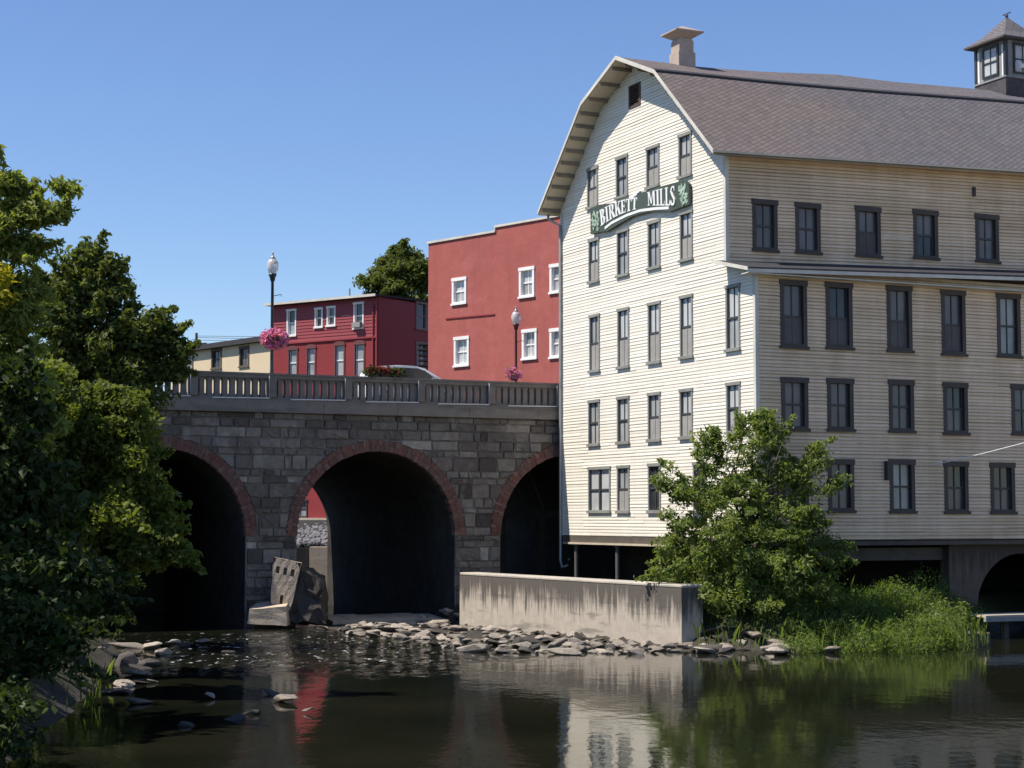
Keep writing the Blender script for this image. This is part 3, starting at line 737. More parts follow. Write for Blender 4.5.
def rc(x0, x1, y0, y1): return [(x0, y0), (x1, y0), (x1, y1), (x0, y1)]
H = math.pi/2
def serif(x0, x1, y): return rc(x0, x1, y, y+.06) if y < .5 else rc(x0, x1, y-.06, y)
GL = {  # polygons in a unit-high cell; second item is the advance
 'B': ([rc(.08, .26, 0, 1), rc(.0, .3, 0, .06), rc(.0, .3, .94, 1), rc(.26, .36, 0, .07), rc(.26, .36, .47, .54), rc(.26, .34, .93, 1)]
       + arc(.36, .265, .07, .195, .27, .265, -H, H) + arc(.34, .745, .06, .19, .24, .255, -H, H), .68),
 'I': ([rc(.1, .29, 0, 1), serif(0, .39, 0), serif(0, .39, 1)], .44),
 'R': ([rc(.08, .26, 0, 1), serif(0, .34, 0), rc(.0, .3, .94, 1), rc(.26, .36, .44, .51), rc(.26, .36, .93, 1), [(.33, .46), (.52, 0), (.74, 0), (.50, .48)]] + arc(.36, .72, .07, .21, .27, .28, -H, H), .74),
 'K': ([rc(.08, .26, 0, 1), serif(0, .34, 0), serif(0, .34, 1), [(.24, .40), (.54, .96), (.64, .96), (.28, .34)], [(.34, .54), (.52, 0), (.74, 0), (.44, .66)], serif(.46, .72, 1)], .76),
 'E': ([rc(.08, .26, 0, 1), rc(0, .56, 0, .08), rc(0, .54, .92, 1), rc(.26, .44, .46, .54), [(.50, .08), (.56, .08), (.60, .27), (.56, .27)], [(.48, .92), (.54, .92), (.54, .75), (.51, .75)], rc(.42, .46, .38, .62)], .64),
 'T': ([rc(.22, .41, 0, 1), serif(.12, .51, 0), rc(0, .63, .92, 1), [(0, .92), (.07, .92), (.03, .72), (0, .72)], [(.56, .92), (.63, .92), (.63, .72), (.60, .72)]], .68),
 'M': ([rc(.08, .16, 0, 1), rc(.68, .86, 0, 1), [(.08, 1), (.28, 1), (.48, .12), (.40, .12)], [(.40, .12), (.48, .12), (.72, 1), (.64, 1)], serif(0, .25, 0), serif(.6, .94, 0), serif(0, .22, 1), serif(.72, .94, 1)], 1.0),
 'L': ([rc(.08, .26, 0, 1), serif(0, .34, 1), rc(0, .54, 0, .08), [(.48, .08), (.54, .08), (.58, .28), (.54, .28)]], .61),
 'S': (arc(.28, .74, .12, .18, .25, .26, .1, math.pi*1.0, 8) + arc(.28, .26, .13, .18, .27, .27, -math.pi, .25, 9) + [[(.03, .74), (.16, .74), (.30, .58), (.20, .50)], [(.20, .50), (.30, .58), (.55, .30), (.41, .30)], rc(.0, .04, .03, .3), rc(.47, .51, .72, .98)], .6)}
def word(txt, base0, base1, top0, top1):
    """letters between two baseline points (along, z) and two cap-height points"""
    tot = sum(GL[c][1] for c in txt); x = 0
    for c in txt:
        polys, adv = GL[c]; lb = MB()
        for k, pl in enumerate(polys):
            pts = []
            for (lx, ly) in pl:
                f = (x+lx)/tot
                p0 = (base0[0]+(base1[0]-base0[0])*f, base0[1]+(base1[1]-base0[1])*f+bow(f))
                p1 = (top0[0]+(top1[0]-top0[0])*f, top0[1]+(top1[1]-top0[1])*f+bow(f))
                pts.append((p0[0]+(p1[0]-p0[0])*ly, p0[1]+(p1[1]-p0[1])*ly))
            o = O1+.02+.0012*k
            lb.hexa([frG(a, z, O1) for a, z in pts]+[frG(a, z, o) for a, z in pts])
        lb.build('letter', M['white_paint'], SIGN); x += adv
bow = lambda f: .10*math.sin(f*math.pi)
word('BIRKETT', gp(601.2, 226.2), gp(637.6, 208.9), gp(599.6, 210.6), gp(638.2, 197.3))
bow = lambda f: 0
word('MILLS', gp(648.2, 205.6), gp(676, 205.6), gp(647.6, 192.4), gp(676, 185.2))
rib = [gp(*p) for p in ((605, 228.2), (612, 222.7), (627, 215.2), (640, 210.6), (655, 208.6), (669, 207.8))]
b = MB()
for i in range(40):
    p, q = rib[0][0]+(rib[-1][0]-rib[0][0])*i/40, rib[0][0]+(rib[-1][0]-rib[0][0])*(i+1)/40
    t = .05
    b.hexa([frG(p, zsign(p, rib)-t, O1), frG(q, zsign(q, rib)-t, O1), frG(q, zsign(q, rib)-t, O1+.015), frG(p, zsign(p, rib)-t, O1+.015), frG(p, zsign(p, rib)+t, O1), frG(q, zsign(q, rib)+t, O1), frG(q, zsign(q, rib)+t, O1+.015), frG(p, zsign(p, rib)+t, O1+.015)])
b.build('ribbon', M['white_paint'], SIGN, merge=True)
b = MB(); c_ = gp(635, 194.5)
for dx, dz, rx_, rz_ in ((-.22, -.07, .15, .05), (0, .0, .17, .07), (.22, .07, .14, .06)):
    n = 12; ring = [(c_[0]+dx+rx_*math.cos(t*2*math.pi/n), c_[1]+dz+rz_*math.sin(t*2*math.pi/n)) for t in range(n)]
    b.poly([frG(a, z, O1+.012+.002*dx) for a, z in ring]); 
    for i in range(n): b.poly([frG(*ring[i], O0), frG(*ring[(i+1) % n], O0), frG(*ring[(i+1) % n], O1+.012+.002*dx), frG(*ring[i], O1+.012+.002*dx)])
b.build('scroll_ornament', M['white_paint'], SIGN)
em = mat_simple('pale_green_emblem', (.34, .44, .34), .6, .4, 9)
for (x0, x1, yt0, yt1, yb) in ((592.5, 599, 212, 206, 230), (679, 687, 186, 182, 205)):
    b = MB()
    for k in range(34):
        f, g_ = random.random(), random.random()
        a, z = gp(x0+(x1-x0)*f, yt0+(yb-yt0)*g_); s_ = random.uniform(.04, .10); an = random.uniform(0, 3.1)
        pts = [(a+s_*1.5*math.cos(an), z+s_*1.5*math.sin(an)), (a-s_*.6*math.sin(an), z+s_*.6*math.cos(an)), (a-s_*1.5*math.cos(an), z-s_*1.5*math.sin(an)), (a+s_*.6*math.sin(an), z-s_*.6*math.cos(an))]
        b.hexa([frG(q[0], q[1], O1) for q in pts]+[frG(q[0], q[1], O1+.01+.0006*k) for q in pts])
    b.build('plant_emblem', em, SIGN)

# ------------------------------------------------------------------ the bridge
BO = Vector((LX-UX*.35, LY-UY*.35, 0))
BR = thing('stone_bridge', 'old stone bridge with red brick arch rings and a concrete balustrade', 'bridge', BO, math.atan2(VY, VX))
pjB = frame_for((BO.x, BO.y), (VX, VY), (UX, UY))
BD = 15.0; AR = 3.22; AZ = 3.34; ACX = [-16.15, -7.73, .66]; RT = .42
BX0, BX1, BZT = -34.0, 6.5, 7.93
def lowb(x, r):
    for c in ACX:
        if abs(x-c) < r: return AZ+math.sqrt(r*r-(x-c)**2)
    return None
xsb = sorted(set([BX0+(BX1-BX0)*i/80 for i in range(81)]+[c+AR*math.cos(math.pi*k/36) for c in ACX for k in range(37)]))
def lo_at(x, m):
    for c in ACX:
        if abs(m-c) < AR: return AZ+math.sqrt(max(0, AR*AR-(x-c)**2))
    return -1.
for yv in (0., BD):
    b = MB()
    for p, q in zip(xsb, xsb[1:]):
        m = (p+q)/2; b.poly([(p, yv, lo_at(p, m)), (q, yv, lo_at(q, m)), (q, yv, BZT), (p, yv, BZT)])
    b.build('spandrel_wall', M['mortar'], BR)
b = MB()
for c in ACX:
    for k in range(36):
        t0, t1 = math.pi*k/36, math.pi*(k+1)/36
        P = lambda t, y: (c+AR*math.cos(t), y, AZ+AR*math.sin(t))
        b.poly([P(t0, 0), P(t1, 0), P(t1, BD), P(t0, BD)])
    for s in (-1, 1): b.poly([(c+s*AR, 0, -1), (c+s*AR, BD, -1), (c+s*AR, BD, AZ), (c+s*AR, 0, AZ)])
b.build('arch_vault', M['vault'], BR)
b = MB(); c = ACX[0]; b.poly([(c+AR*math.cos(math.pi*k/24), 12.0, AZ+AR*math.sin(math.pi*k/24)) for k in range(25)]+[(c-AR, 12., -1), (c+AR, 12., -1)]); b.build('added_arch_screen', M['vault'], BR)  # wall added across the left arch to keep it dark
# ashlar facing: every stone has its own face, clipped by the arch rings
b = MB(); z = -.6
RO = AR+RT
def topcurve(x, r):
    v = None
    for c in ACX:
        if abs(x-c) < r: v = AZ+math.sqrt(r*r-(x-c)**2)
    return v
while z < BZT-.02:
    hgt = random.choice((.2, .26, .32, .38, .46, .54)); z1 = min(BZT, z+hgt)
    if BZT-z1 < .15: z1 = BZT
    x = BX0+random.uniform(0, .6)
    while x < BX1:
        wd = random.uniform(.5, 1.4) if random.random() < .65 else random.uniform(.25, .6); x1 = min(BX1, x+wd)
        j = .014; xa, xb_, za, zb = x+j, x1-j, z+j, z1-j
        nseg = 8; sx = [xa+(xb_-xa)*i/nseg for i in range(nseg+1)]
        lows = []
        for q in sx:
            v = topcurve(q, RO)
            if v is None and z1 > AZ: 
                v = za
            elif v is None:
                v = za
            # below springing, within the opening itself
            inside = any(abs(q-c) < AR+.005 for c in ACX)
            ring = any(abs(q-c) < RO for c in ACX)
            if ring and zb <= AZ: v = 1e9 if inside else za
            elif ring and za < AZ and not inside: v = max(za, v) if v > AZ+.0 else za
            lows.append(max(za, v if v is not None else za))
        # contiguous runs
        i = 0
        while i < nseg:
            if lows[i] < zb-.03 and lows[i+1] < zb-.03:
                k = i
                while k < nseg and lows[k+1] < zb-.03: k += 1
                if sx[k]-sx[i] > .06:
                    tint = min(1, max(0, random.gauss(.37, .19)+(.42 if random.random() < .08 else 0)))
                    out = random.uniform(.03, .085); bv = .02
                    outer = [(sx[q], lows[q]) for q in range(i, k+1)]+[(sx[k], zb), (sx[i], zb)]
                    cx_ = sum(p[0] for p in outer)/len(outer); cz_ = sum(p[1] for p in outer)/len(outer)
                    ww, hh = sx[k]-sx[i], zb-min(lows[i:k+1])
                    inn = [(cx_+(px-cx_)*(1-2*bv/max(ww, .1)), cz_+(pz-cz_)*(1-2*bv/max(hh, .1))) for px, pz in outer]
                    inn = [(px+random.uniform(-.022, .022), pz+random.uniform(-.02, .02)) for px, pz in inn]
                    jig = [out+random.uniform(-.025, .025) for _ in inn]
                    b.poly([(p[0], -o, p[1]) for p, o in zip(inn, jig)], None, 0, tint)
                    n = len(outer)
                    for q in range(n):
                        r_ = (q+1) % n
                        b.poly([(outer[q][0], -.001, outer[q][1]), (outer[r_][0], -.001, outer[r_][1]), (inn[r_][0], -jig[r_], inn[r_][1]), (inn[q][0], -jig[q], inn[q][1])], None, 0, tint)
                i = k+1
            else: i += 1
        x = x1
    z = z1
b.build('stone_facing', M['stone'], BR)
for c in ACX:
    b = MB(); n = 112
    P = lambda t, r, y: (c+r*math.cos(t), y, AZ+r*math.sin(t))
    for k in range(n):
        for (ra, rb) in ((AR-.01, AR+.205), (AR+.21, RO)):
            t0, t1 = math.pi*(k+.04)/n, math.pi*(k+.96)/n; o = -.06+random.uniform(-.018, .012)
            if rb == RO: rb += random.uniform(-.05, .03)
            else: ra += random.uniform(-.012, .012)
            tn = random.random()
            b.hexa([P(t0, ra, o), P(t1, ra, o), P(t1, ra, .25), P(t0, ra, .25), P(t0, rb, o), P(t1, rb, o), P(t1, rb, .25), P(t0, rb, .25)], 0, tn)
    b.build('arch_ring', M['ring_brick'], BR)
b = MB(); x = BX0
while x < BX1:
    x1 = min(BX1, x+3.0); b.box(x+.006, x1-.006, -.24+random.uniform(-.006, .006), .4, BZT+.002, 8.30); x = x1
b.box(BX0, BX1, -.17, .35, 8.302, 8.40)
b.build('cornice', M['conc_cornice'], BR)
b = MB(); b.box(BX0, BX1, -.10, .28, 8.402, 8.50); b.build('bottom_rail', M['conc'], BR)
b = MB(); b.box(BX0, BX1, -.13, .31, 9.20, 9.33); b.box(BX0, BX1, -.17, .35, 9.332, 9.40); b.build('top_rail', M['conc'], BR)
PX = [-21+3*i for i in range(10)]
for i, x in enumerate(PX):
    b = MB(); b.box(x-.10, x+.16, -.185, .35, 8.503, 9.198)
    b.build('rail_post', M['conc'], BR)
bal = None
for i, x in enumerate(PX[:8]):
    for k in range(9):
        cx_ = x+.16+.19+k*.292
        if bal is None:
            mb = MB()
            prof = [(8.503, .112, .13), (8.58, .112, .13), (8.62, .09, .125), (8.9, .086, .12), (9.08, .092, .125), (9.14, .12, .13), (9.197, .138, .135)]
            for (za, wa, da), (zb, wb, db) in zip(prof, prof[1:]):
                mb.hexa([(-wa, .09-da, za), (wa, .09-da, za), (wa, .09+da, za), (-wa, .09+da, za), (-wb, .09-db, zb), (wb, .09-db, zb), (wb, .09+db, zb), (-wb, .09+db, zb)])
            bal = mb.build('baluster', M['conc'], BR); bal.location.x = cx_
        else:
            o = bal.copy(); COL.objects.link(o); o.parent = BR; o.location.x = cx_
b = MB(); b.box(BX0, BX1, .4, BD, 7.6, 8.55); b.build('sidewalk', mat_simple('sidewalk_concrete', (.3, .29, .27), .9), BR)
b = MB(); b.poly([(BX0, 2.4, 8.60), (BX1+20, 2.4, 8.60), (BX1+20, BD-2.4, 8.60), (BX0, BD-2.4, 8.60)]); b.build('road_surface', M['asphalt'], BR)
b = MB()   # light conduit along the foot of the rail, stepping up the posts
for x in PX:
    b.tube([(x-.13, -.19, 9.30), (x-.13, -.19, 8.46), (x-2.3, -.19, 8.43)], .022, 6)
b.build('conduit', M['white_paint'], BR)
BRM = Matrix.Translation(BO) @ Matrix.Rotation(math.atan2(VY, VX), 4, 'Z')
# ice-breaker stump of an older pier
def lump(pts_fn, sub=3, amp=.1, seed=0, box=(1, 1, 1)):
    bm = bmesh.new(); bmesh.ops.create_cube(bm, size=2)
    bmesh.ops.subdivide_edges(bm, edges=bm.edges[:], cuts=sub, use_grid_fill=True)
    rg = random.Random(seed)
    for v in bm.verts:
        v.co = Vector(pts_fn(v.co)) + Vector((rg.uniform(-1, 1), rg.uniform(-1, 1), rg.uniform(-1, 1)))*amp
    return bm
def bm_obj(bm, name, mat, parent=None, loc=(0, 0, 0), rz=0):
    me = bpy.data.meshes.new(name); bm.to_mesh(me); bm.free(); me.materials.append(mat)
    o = bpy.data.objects.new(name, me); COL.objects.link(o); o.parent = parent; o.location = loc; o.rotation_euler = (0, 0, rz); return o
# the broken block in front of the left pier
BK = thing('broken_pier', 'tilted broken concrete block with three slots, pale left face, beside the pier', 'ruin', atz(296, 620, 0))
c0 = BK.location
BK.location = Vector((at(296, 620, 66.0).x, 66.0, 0)); c0 = BK.location.copy(); YB = c0.y
loc = lambda px, py, dy=0: at(px, py, YB+dy)-c0
f1 = [loc(270, 607), loc(290, 613), loc(301, 563), loc(273.5, 557)]     # the pale face
b = MB(); bk = Vector((.55, 1.6, .0))
a_, b_, c_, d_ = f1
nrm = ((b_-a_).cross(d_-a_)).normalized()
if nrm.y > 0: nrm = -nrm
def fpt(s, t):
    w_ = .06*math.sin(s*9+t*13+1)+.04*math.sin(s*23-t*17)
    e_ = (abs(s-.5)*2)**6*(abs(t-.5)*2)**4*.10
    s2 = .5+(s-.5)*(1-e_)+w_*.25*(1 if s in (0, 1) else 0); t2 = .5+(t-.5)*(1-e_)+w_*.2*(1 if t in (0, 1) else 0)
    return (a_.lerp(b_, s2)).lerp(d_.lerp(c_, s2), t2)+nrm*w_*.10
nrm = ((b_-a_).cross(d_-a_)).normalized()
if nrm.y > 0: nrm = -nrm
slots = [(.13, .26, .70, .84), (.42, .55, .70, .84), (.70, .84, .70, .84), (.42, .56, .12, .30)]
xs_ = sorted({0, 1, .34, .64, .06, .93}|{v for s in slots for v in s[:2]}); ts_ = sorted({0, 1, .06, .2, .4, .48, .58, .93}|{v for s in slots for v in s[2:]})
for i in range(len(xs_)-1):
    for j in range(len(ts_)-1):
        ms, mt = (xs_[i]+xs_[i+1])/2, (ts_[j]+ts_[j+1])/2
        hole = any(s[0] < ms < s[1] and s[2] < mt < s[3] for s in slots)
        P = [fpt(xs_[i], ts_[j]), fpt(xs_[i+1], ts_[j]), fpt(xs_[i+1], ts_[j+1]), fpt(xs_[i], ts_[j+1])]
        if hole:
            Q = [p-nrm*.25 for p in P]; b.poly(Q)
            for k in range(4): b.poly([P[k], P[(k+1) % 4], Q[(k+1) % 4], Q[k]])
        else: b.poly(P)
back = [p-nrm*.35 for p in f1]
for k in range(4): b.poly([f1[k], f1[(k+1) % 4], back[(k+1) % 4], back[k]])
b.poly(back); b.build('slotted_face', M['conc_pale'], BK)
def core(c):
    s, t = (c.x+1)/2, (c.z+1)/2
    base = Vector((.0, 0, 0))
    L0, L1 = loc(285, 622), loc(300, 567); R0, R1 = loc(323, 625), loc(322, 582)
    p = L0.lerp(R0, s).lerp(L1.lerp(R1, s), t); p.y += (c.y+1)*.9+.12; 
    return p
bm_obj(lump(core, 5, .11, 3), 'rubble_core', M['rock_dark'], BK)
FT = loc(248, 622)
def slab(c):
    s, t = (c.x+1)/2, (c.z+1)/2
    p = loc(247, 624, -.6).lerp(loc(287, 626, -.6), s); q = loc(249, 609.5, -.6).lerp(loc(286, 606, -.6), s)
    r_ = p.lerp(q, t); r_.y += (c.y+1)*.8; r_.z += (c.y+1)*.08*t; return r_
bm_obj(lump(slab, 2, .015, 5), 'footing_slab', M['conc_pale'], BK)

# long flood wall
wl, wr = atz(460, 613.5, 0), atz(683.5, 643, 0)
WL = Vector((-1.98, 68.5, 0)); WR = Vector((5.27, 55.6, 0))
wd = (WR-WL).normalized(); wlen = (WR-WL).length-.12; wang = math.atan2(wd.y, wd.x)
FW = thing('flood_wall', 'long low stained concrete wall running out from the bridge pier', 'wall', WL, wang)
b = MB(); half = wlen*.43
for x0, x1 in ((0, half-.008), (half+.008, wlen)):
    b.box(x0, x1, 0, .8, -.8, 1.84)
b.build('wall_face', M['conc_wall'], FW)
b = MB(); b.box(-.004, wlen+.006, -.006, .806, 1.842, 1.95); b.build('coping', mat_simple('coping_concrete', (.42, .38, .32), .9, .25, 3, .3), FW, bevel=.03, merge=True)

# concrete sill across the arch
p0, p1 = atz(333, 621.5, .12), atz(447, 619, .12)
b = MB(); d = (p1-p0); d.z = 0; n = Vector((-d.y, d.x, 0)).normalized()
for i in range(6):
    f0, f1_ = i/6, (i+1)/6; q0, q1 = p0+d*f0, p0+d*f1_
    th = 2.2
    zt = .13+.02*math.sin(i*2.1)
    b.hexa([q0+Vector((0, 0, -.6)), q1+Vector((0, 0, -.6)), q1+n*th+Vector((0, 0, -.6)), q0+n*th+Vector((0, 0, -.6)), q0+Vector((0, 0, zt-.12)), q1+Vector((0, 0, zt-.12)), q1+n*th+Vector((0, 0, zt)), q0+n*th+Vector((0, 0, zt))])
o = b.build('sill_slab', M['conc_pale'], merge=True); tag(o, 'pale flat concrete sill lying across the water under the middle arch', 'slab')

# timber frame inside the right arch
TF = thing('timber_trestle', 'dark timber trestle with raking braces inside the right-hand arch', 'trestle', (0, 0, 0)); TF.matrix_world = BRM
b = MB(); b.box(-2.2, 3.6, 4.0, 4.25, 4.0, 4.3); b.build('cross_beam', M['wood_dark'], TF)
for x in (-.6, 1.2): 
    b = MB(); b.box(x-.14, x+.14, 4.0, 4.25, 0, 3.99); b.build('post', M['wood_dark'], TF)
for k in range(4):
    b = MB(); x = -1.3+k*.9; b.tube([(x, 4.1, 4.32), (x-.75, 4.1, 6.0)], .08, 6); b.build('brace', M['wood_dark'], TF)

# ------------------------------------------------------------------ rocks
def rock_bm(seed, flat=.55):
    rg = random.Random(seed); bm = bmesh.new()
    pts = []
    for _ in range(rg.randint(11, 17)):
        d = Vector((rg.gauss(0, 1), rg.gauss(0, 1), rg.gauss(0, 1))).normalized()
        pts.append(Vector((d.x*rg.uniform(.75, 1.1), d.y*rg.uniform(.6, .95), d.z*flat*rg.uniform(.75, 1.05))))
    for p in pts: bm.verts.new(p)
    bmesh.ops.convex_hull(bm, input=bm.verts[:])
    loose = [v for v in bm.verts if not v.link_faces]; bmesh.ops.delete(bm, geom=loose, context='VERTS')
    bmesh.ops.bevel(bm, geom=bm.edges[:], offset=.05, segments=1, affect='EDGES')
    return bm
ROCKS = []
for i in range(14):
    for k, m_ in enumerate(('rock', 'rock_dark')):
        me = bpy.data.meshes.new('rock'); bm = rock_bm(100+i, random.choice((.36, .5, .62))); bm.to_mesh(me); bm.free(); me.materials.append(M[m_])
        ROCKS.append(me)
def rock(p, s, label, group=None, dark=False, sz=None):
    me = ROCKS[random.randrange(14)*2+(1 if dark else 0)]
    o = bpy.data.objects.new('rock', me); COL.objects.link(o)
    gz = float(height(np.array([p[0]]), np.array([p[1]]))[0]); p = (p[0], p[1], max(p[2], gz+s*.12))
    o.location = p; sx = s*random.uniform(.85, 1.3); o.scale = (sx, s*random.uniform(.7, 1.0), sz if sz else s*random.uniform(.55, 1.0))
    o.rotation_euler = (random.uniform(-.28, .28), random.uniform(-.28, .28), random.uniform(0, 6.28)) if s < .45 else (random.uniform(-.14, .14), random.uniform(-.14, .14), random.uniform(0, 6.28))
    return tag(o, label, 'rock', group)
lab = 'grey angular broken stone in the rubble along the foot of the concrete wall'
placed = []
tries = 0
while len(placed) < 215 and tries < 12000:
    tries += 1
    px = random.uniform(345, 705); 
    yb_ = np.interp(px, [330, 440, 470, 560, 640, 705], [632, 646, 651, 654, 653, 651]); yt_ = np.interp(px, [330, 460, 520, 600, 690, 705], [626, 618, 622, 631, 645, 646])
    py = yt_+(yb_-yt_)*random.random()
    p = atz(px, py, .03); s = random.uniform(.13, .36) if random.random() < .78 else random.uniform(.36, .62)
    rel = p-WL; cr = wd.x*rel.y-wd.y*rel.x
    if cr > -.25-s*.5 and 0 < rel.dot(wd) < wlen: continue
    if any((p-q).length < (s+t)*.6 for q, t in placed): continue
    placed.append((p, s)); rock((p.x, p.y, .02+s*.14), s, lab, 'rubble along the concrete wall', random.random() < .08)
for k in range(16):
    px = random.uniform(700, 788); py = random.uniform(646, 654); p = atz(px, py, .05)
    rock((p.x, p.y, .12), random.uniform(.22, .5), 'grey stone at the water edge below the leafy small tree', 'stones below the small tree', random.random() < .3)
for px, py, s, l in ((345, 629, .38, 'pale rounded stone at the left end of the concrete sill'), (372, 629, .5, 'second pale stone from the left below the concrete sill'), (397, 629.5, .45, 'third pale stone from the left below the concrete sill'), (323, 628, .33, 'stone between the broken block and the row under the sill'),
                     (770, 641, .6, 'large pale grey boulder under the right side of the small tree'), (832, 651, .33, 'small flat white stone in still water before the weeds')):
    p = atz(px, py, .05); rock((p.x, p.y, .08), s, l)
for px, py, s, l, dk in ((126, 645, .75, 'long pale flat rock on the left shore, highest of the pile', 0), (152, 646, .5, 'upright tan rock in the pile on the left shore', 0), (166, 652, .55, 'tan rock at the right of the left shore pile', 0),
                     (102, 655, .35, 'small pale rock left of the shore pile', 0), (204, 640, .40, 'pale flat rock in the riffle by the left arch', 0), (128, 662, .8, 'dark wet boulder in front of the left shore pile', 1), (150, 663, .6, 'dark wet rock below the tan rocks on the left shore', 1),
                     (115, 690, .8, 'flat wet slab on the left shore by the grass tuft', 1), (210, 696, .22, 'small white stone standing in the dark pool', 0), (287, 699, .45, 'flat pale stone lying in midstream', 0), (308, 710, .20, 'small pointed pale stone beside the flat midstream stone', 0),
                     (268, 692, .42, 'dark flat stone behind the pale midstream stone', 1), (250, 711, .25, 'low grey stone left of the midstream stones', 1), (236, 716, .4, 'thin dark stone barely above the water', 1), (186, 723, .22, 'low pale stone near the left foreground water', 1),
                     (185, 642, .35, 'grey rock between the shore pile and the riffle', 1), (176, 641, .33, 'brown rock behind the tan shore pile', 0), (228, 650, .22, 'small stone breaking the riffle', 1), (140, 672, .45, 'pale flat stone awash below the dark boulder', 0)):
    p = atz(px, py+3, 0); rock((p.x, p.y, .08 if not dk else .02), s, l, None, dk, s*.45 if 'flat' in l or 'thin' in l else None)

for k in range(13):
    px, py = random.uniform(60, 165), random.uniform(652, 700)
    p = atz(px, py, .12); rock((p.x, p.y, .04), random.uniform(.16, .5), 'low flat ledge stone along the shaded left shore', 'ledge stones along the left shore', k % 3 > 0, random.uniform(.10, .2))
# block and planks at the right
p = atz(972, 645, 0)
b = MB(); b.box(-.45, .5, -.3, .6, -.4, .40); o = b.build('concrete_block', M['conc_dark'], merge=True, bevel=.03); o.location = p; o.rotation_euler = (0, 0, .35); tag(o, 'square grey concrete block at the right end of the weeds', 'block')
WK = thing('walkway', 'pale plank walkway over the water at the right edge', 'walkway', at(1010, 617, 60.2), math.atan2(VY, VX))
b = MB()
for k in range(5): b.box(-1.0, 8.0, k*.24, k*.24+.22, 0, .07)
b.build('planks', M['plank'], WK)
b = MB(); b.box(-1.0, 8, .0, .12, -.14, -.003); b.build('beam', M['pale_board'], WK)
b = MB(); b.box(0, .2, .3, .5, -1.4, -.003); b.box(5, 5.2, .3, .5, -1.4, -.003); b.build('pile', M['wood_dark'], WK)

# ------------------------------------------------------------------ vegetation
def leafcloud(cent, sig, n_per, size, flat=.6, aspect=.55, rng=RNG, bias=.55, normbias=.5):
    """leaf quads scattered round cluster centres; returns vertex array (4 per leaf)"""
    cent = np.asarray(cent, float); K = len(cent)
    idx = np.repeat(np.arange(K), n_per); N = len(idx)
    sg = np.asarray(sig)[idx][:, None] if np.ndim(sig) else np.full((N, 1), sig)
    g_ = rng.normal(size=(N, 3)); g_ /= np.linalg.norm(g_, axis=1, keepdims=True)
    off = g_*sg*(rng.random((N, 1))**bias)*1.6
    off[:, 2] *= flat
    p = cent[idx]+off
    nrm = rng.normal(size=(N, 3))*.75+np.array([0, 0, 1.])*normbias+off/np.maximum(sg, .01)*.45
    nrm /= np.linalg.norm(nrm, axis=1, keepdims=True)
    d = rng.normal(size=(N, 3)); d += off/np.maximum(sg, .01)*.6; d[:, 2] -= .45
    d -= nrm*(d*nrm).sum(1, keepdims=True); d /= np.linalg.norm(d, axis=1, keepdims=True)
    s = np.cross(nrm, d)
    L = size*np.clip(rng.lognormal(-.05, .38, (N, 1)), .4, 2.0); Wd = L*aspect
    q = np.stack([p-d*L*.5, p+s*Wd*.5-d*L*.08+nrm*L*.06, p+d*L*.5-nrm*L*.08, p-s*Wd*.5-d*L*.08+nrm*L*.06], 1)
    return q.reshape(-1, 3)
def clumps(blobs, rng=RNG):
    out = []
    for (cx, cy, cz, rx, ry, rz, n) in blobs:
        g_ = rng.normal(size=(n, 3)); g_ /= np.linalg.norm(g_, axis=1, keepdims=True)
        r_ = rng.random((n, 1))**.38
        out.append(np.array([cx, cy, cz])+g_*r_*np.array([rx, ry, rz]))
    return np.concatenate(out)
def tree(name, label, base, trunk_top, tr, blobs, n_per, sig, size, mat, group=None, aspect=.55, flat=.6, limb=26, extra=None, cat='tree', normbias=.5, stems=1):
    base = Vector(base); t = thing(name, label, cat, base, 0, group)
    cl = clumps(blobs)-np.array(base)
    top = Vector(trunk_top)-base
    b = MB()
    rg = random.Random(len(label))
    for s_ in range(stems):
        tp = top+Vector((rg.uniform(-1, 1), rg.uniform(-.6, .6), rg.uniform(-.3, .3)))*(1.2 if stems > 1 else 0)
        pts = [Vector((0, 0, -.4))+tp*0]+[tp*f+Vector((rg.uniform(-.1, .1), rg.uniform(-.1, .1), 0))*(3*f) for f in (.12, .3, .5, .7, .88, 1)]
        b.tube(pts, [tr*1.25, tr*1.0, tr*.85, tr*.68, tr*.5, tr*.33, tr*.12], 8)
    for k in range(limb):
        c = Vector(cl[rg.randrange(len(cl))]); f = rg.uniform(.25, .85)
        st = top*f
        if c.z < st.z: st = top*max(.12, f*.5)
        mid = st.lerp(c, .5)+Vector((0, 0, rg.uniform(-.1, .45)))
        r0 = tr*.38*(1-f*.55); b.tube([st, mid, c], [r0, r0*.6, r0*.15], 5, cap=False)
    rs = sig*RNG.uniform(.5, 1.4, len(cl))
    # sprays: twigs that reach out of the crown with small leaf tufts along them
    cen = cl.mean(0); tufts = []; tw = b
    for k in range(len(cl)//4):
        p0 = cl[rg.randrange(len(cl))]; d = p0-cen; d = d/(np.linalg.norm(d)+1e-6)+RNG.normal(size=3)*.35; d /= np.linalg.norm(d)
        ln = min(sig*rg.uniform(1.6, 3.2), 1.0); e = p0+d*ln+np.array([0, 0, -.05*ln])
        tw.tube([p0, (p0+e)/2+np.array([0, 0, .06*ln]), e], [tr*.07, tr*.05, tr*.02], 4, cap=False)
        for f in (.45, .65, .82, 1.0): tufts.append(p0+(e-p0)*f)
    b.build('trunk', M['bark'], t)
    co = leafcloud(cl, rs, n_per, size, flat, aspect, normbias=normbias)
    if tufts: co = np.concatenate([co, leafcloud(np.array(tufts), sig*.34, max(6, n_per//7), size, flat, aspect, normbias=normbias)])
    fastmesh('crown', co, 4, M[mat], t)
    if extra:
        cl2 = clumps(extra[0])-np.array(base)
        fastmesh(extra[1], leafcloud(cl2, sig, n_per, size, flat, aspect), 4, M[extra[2]], t)
    return t
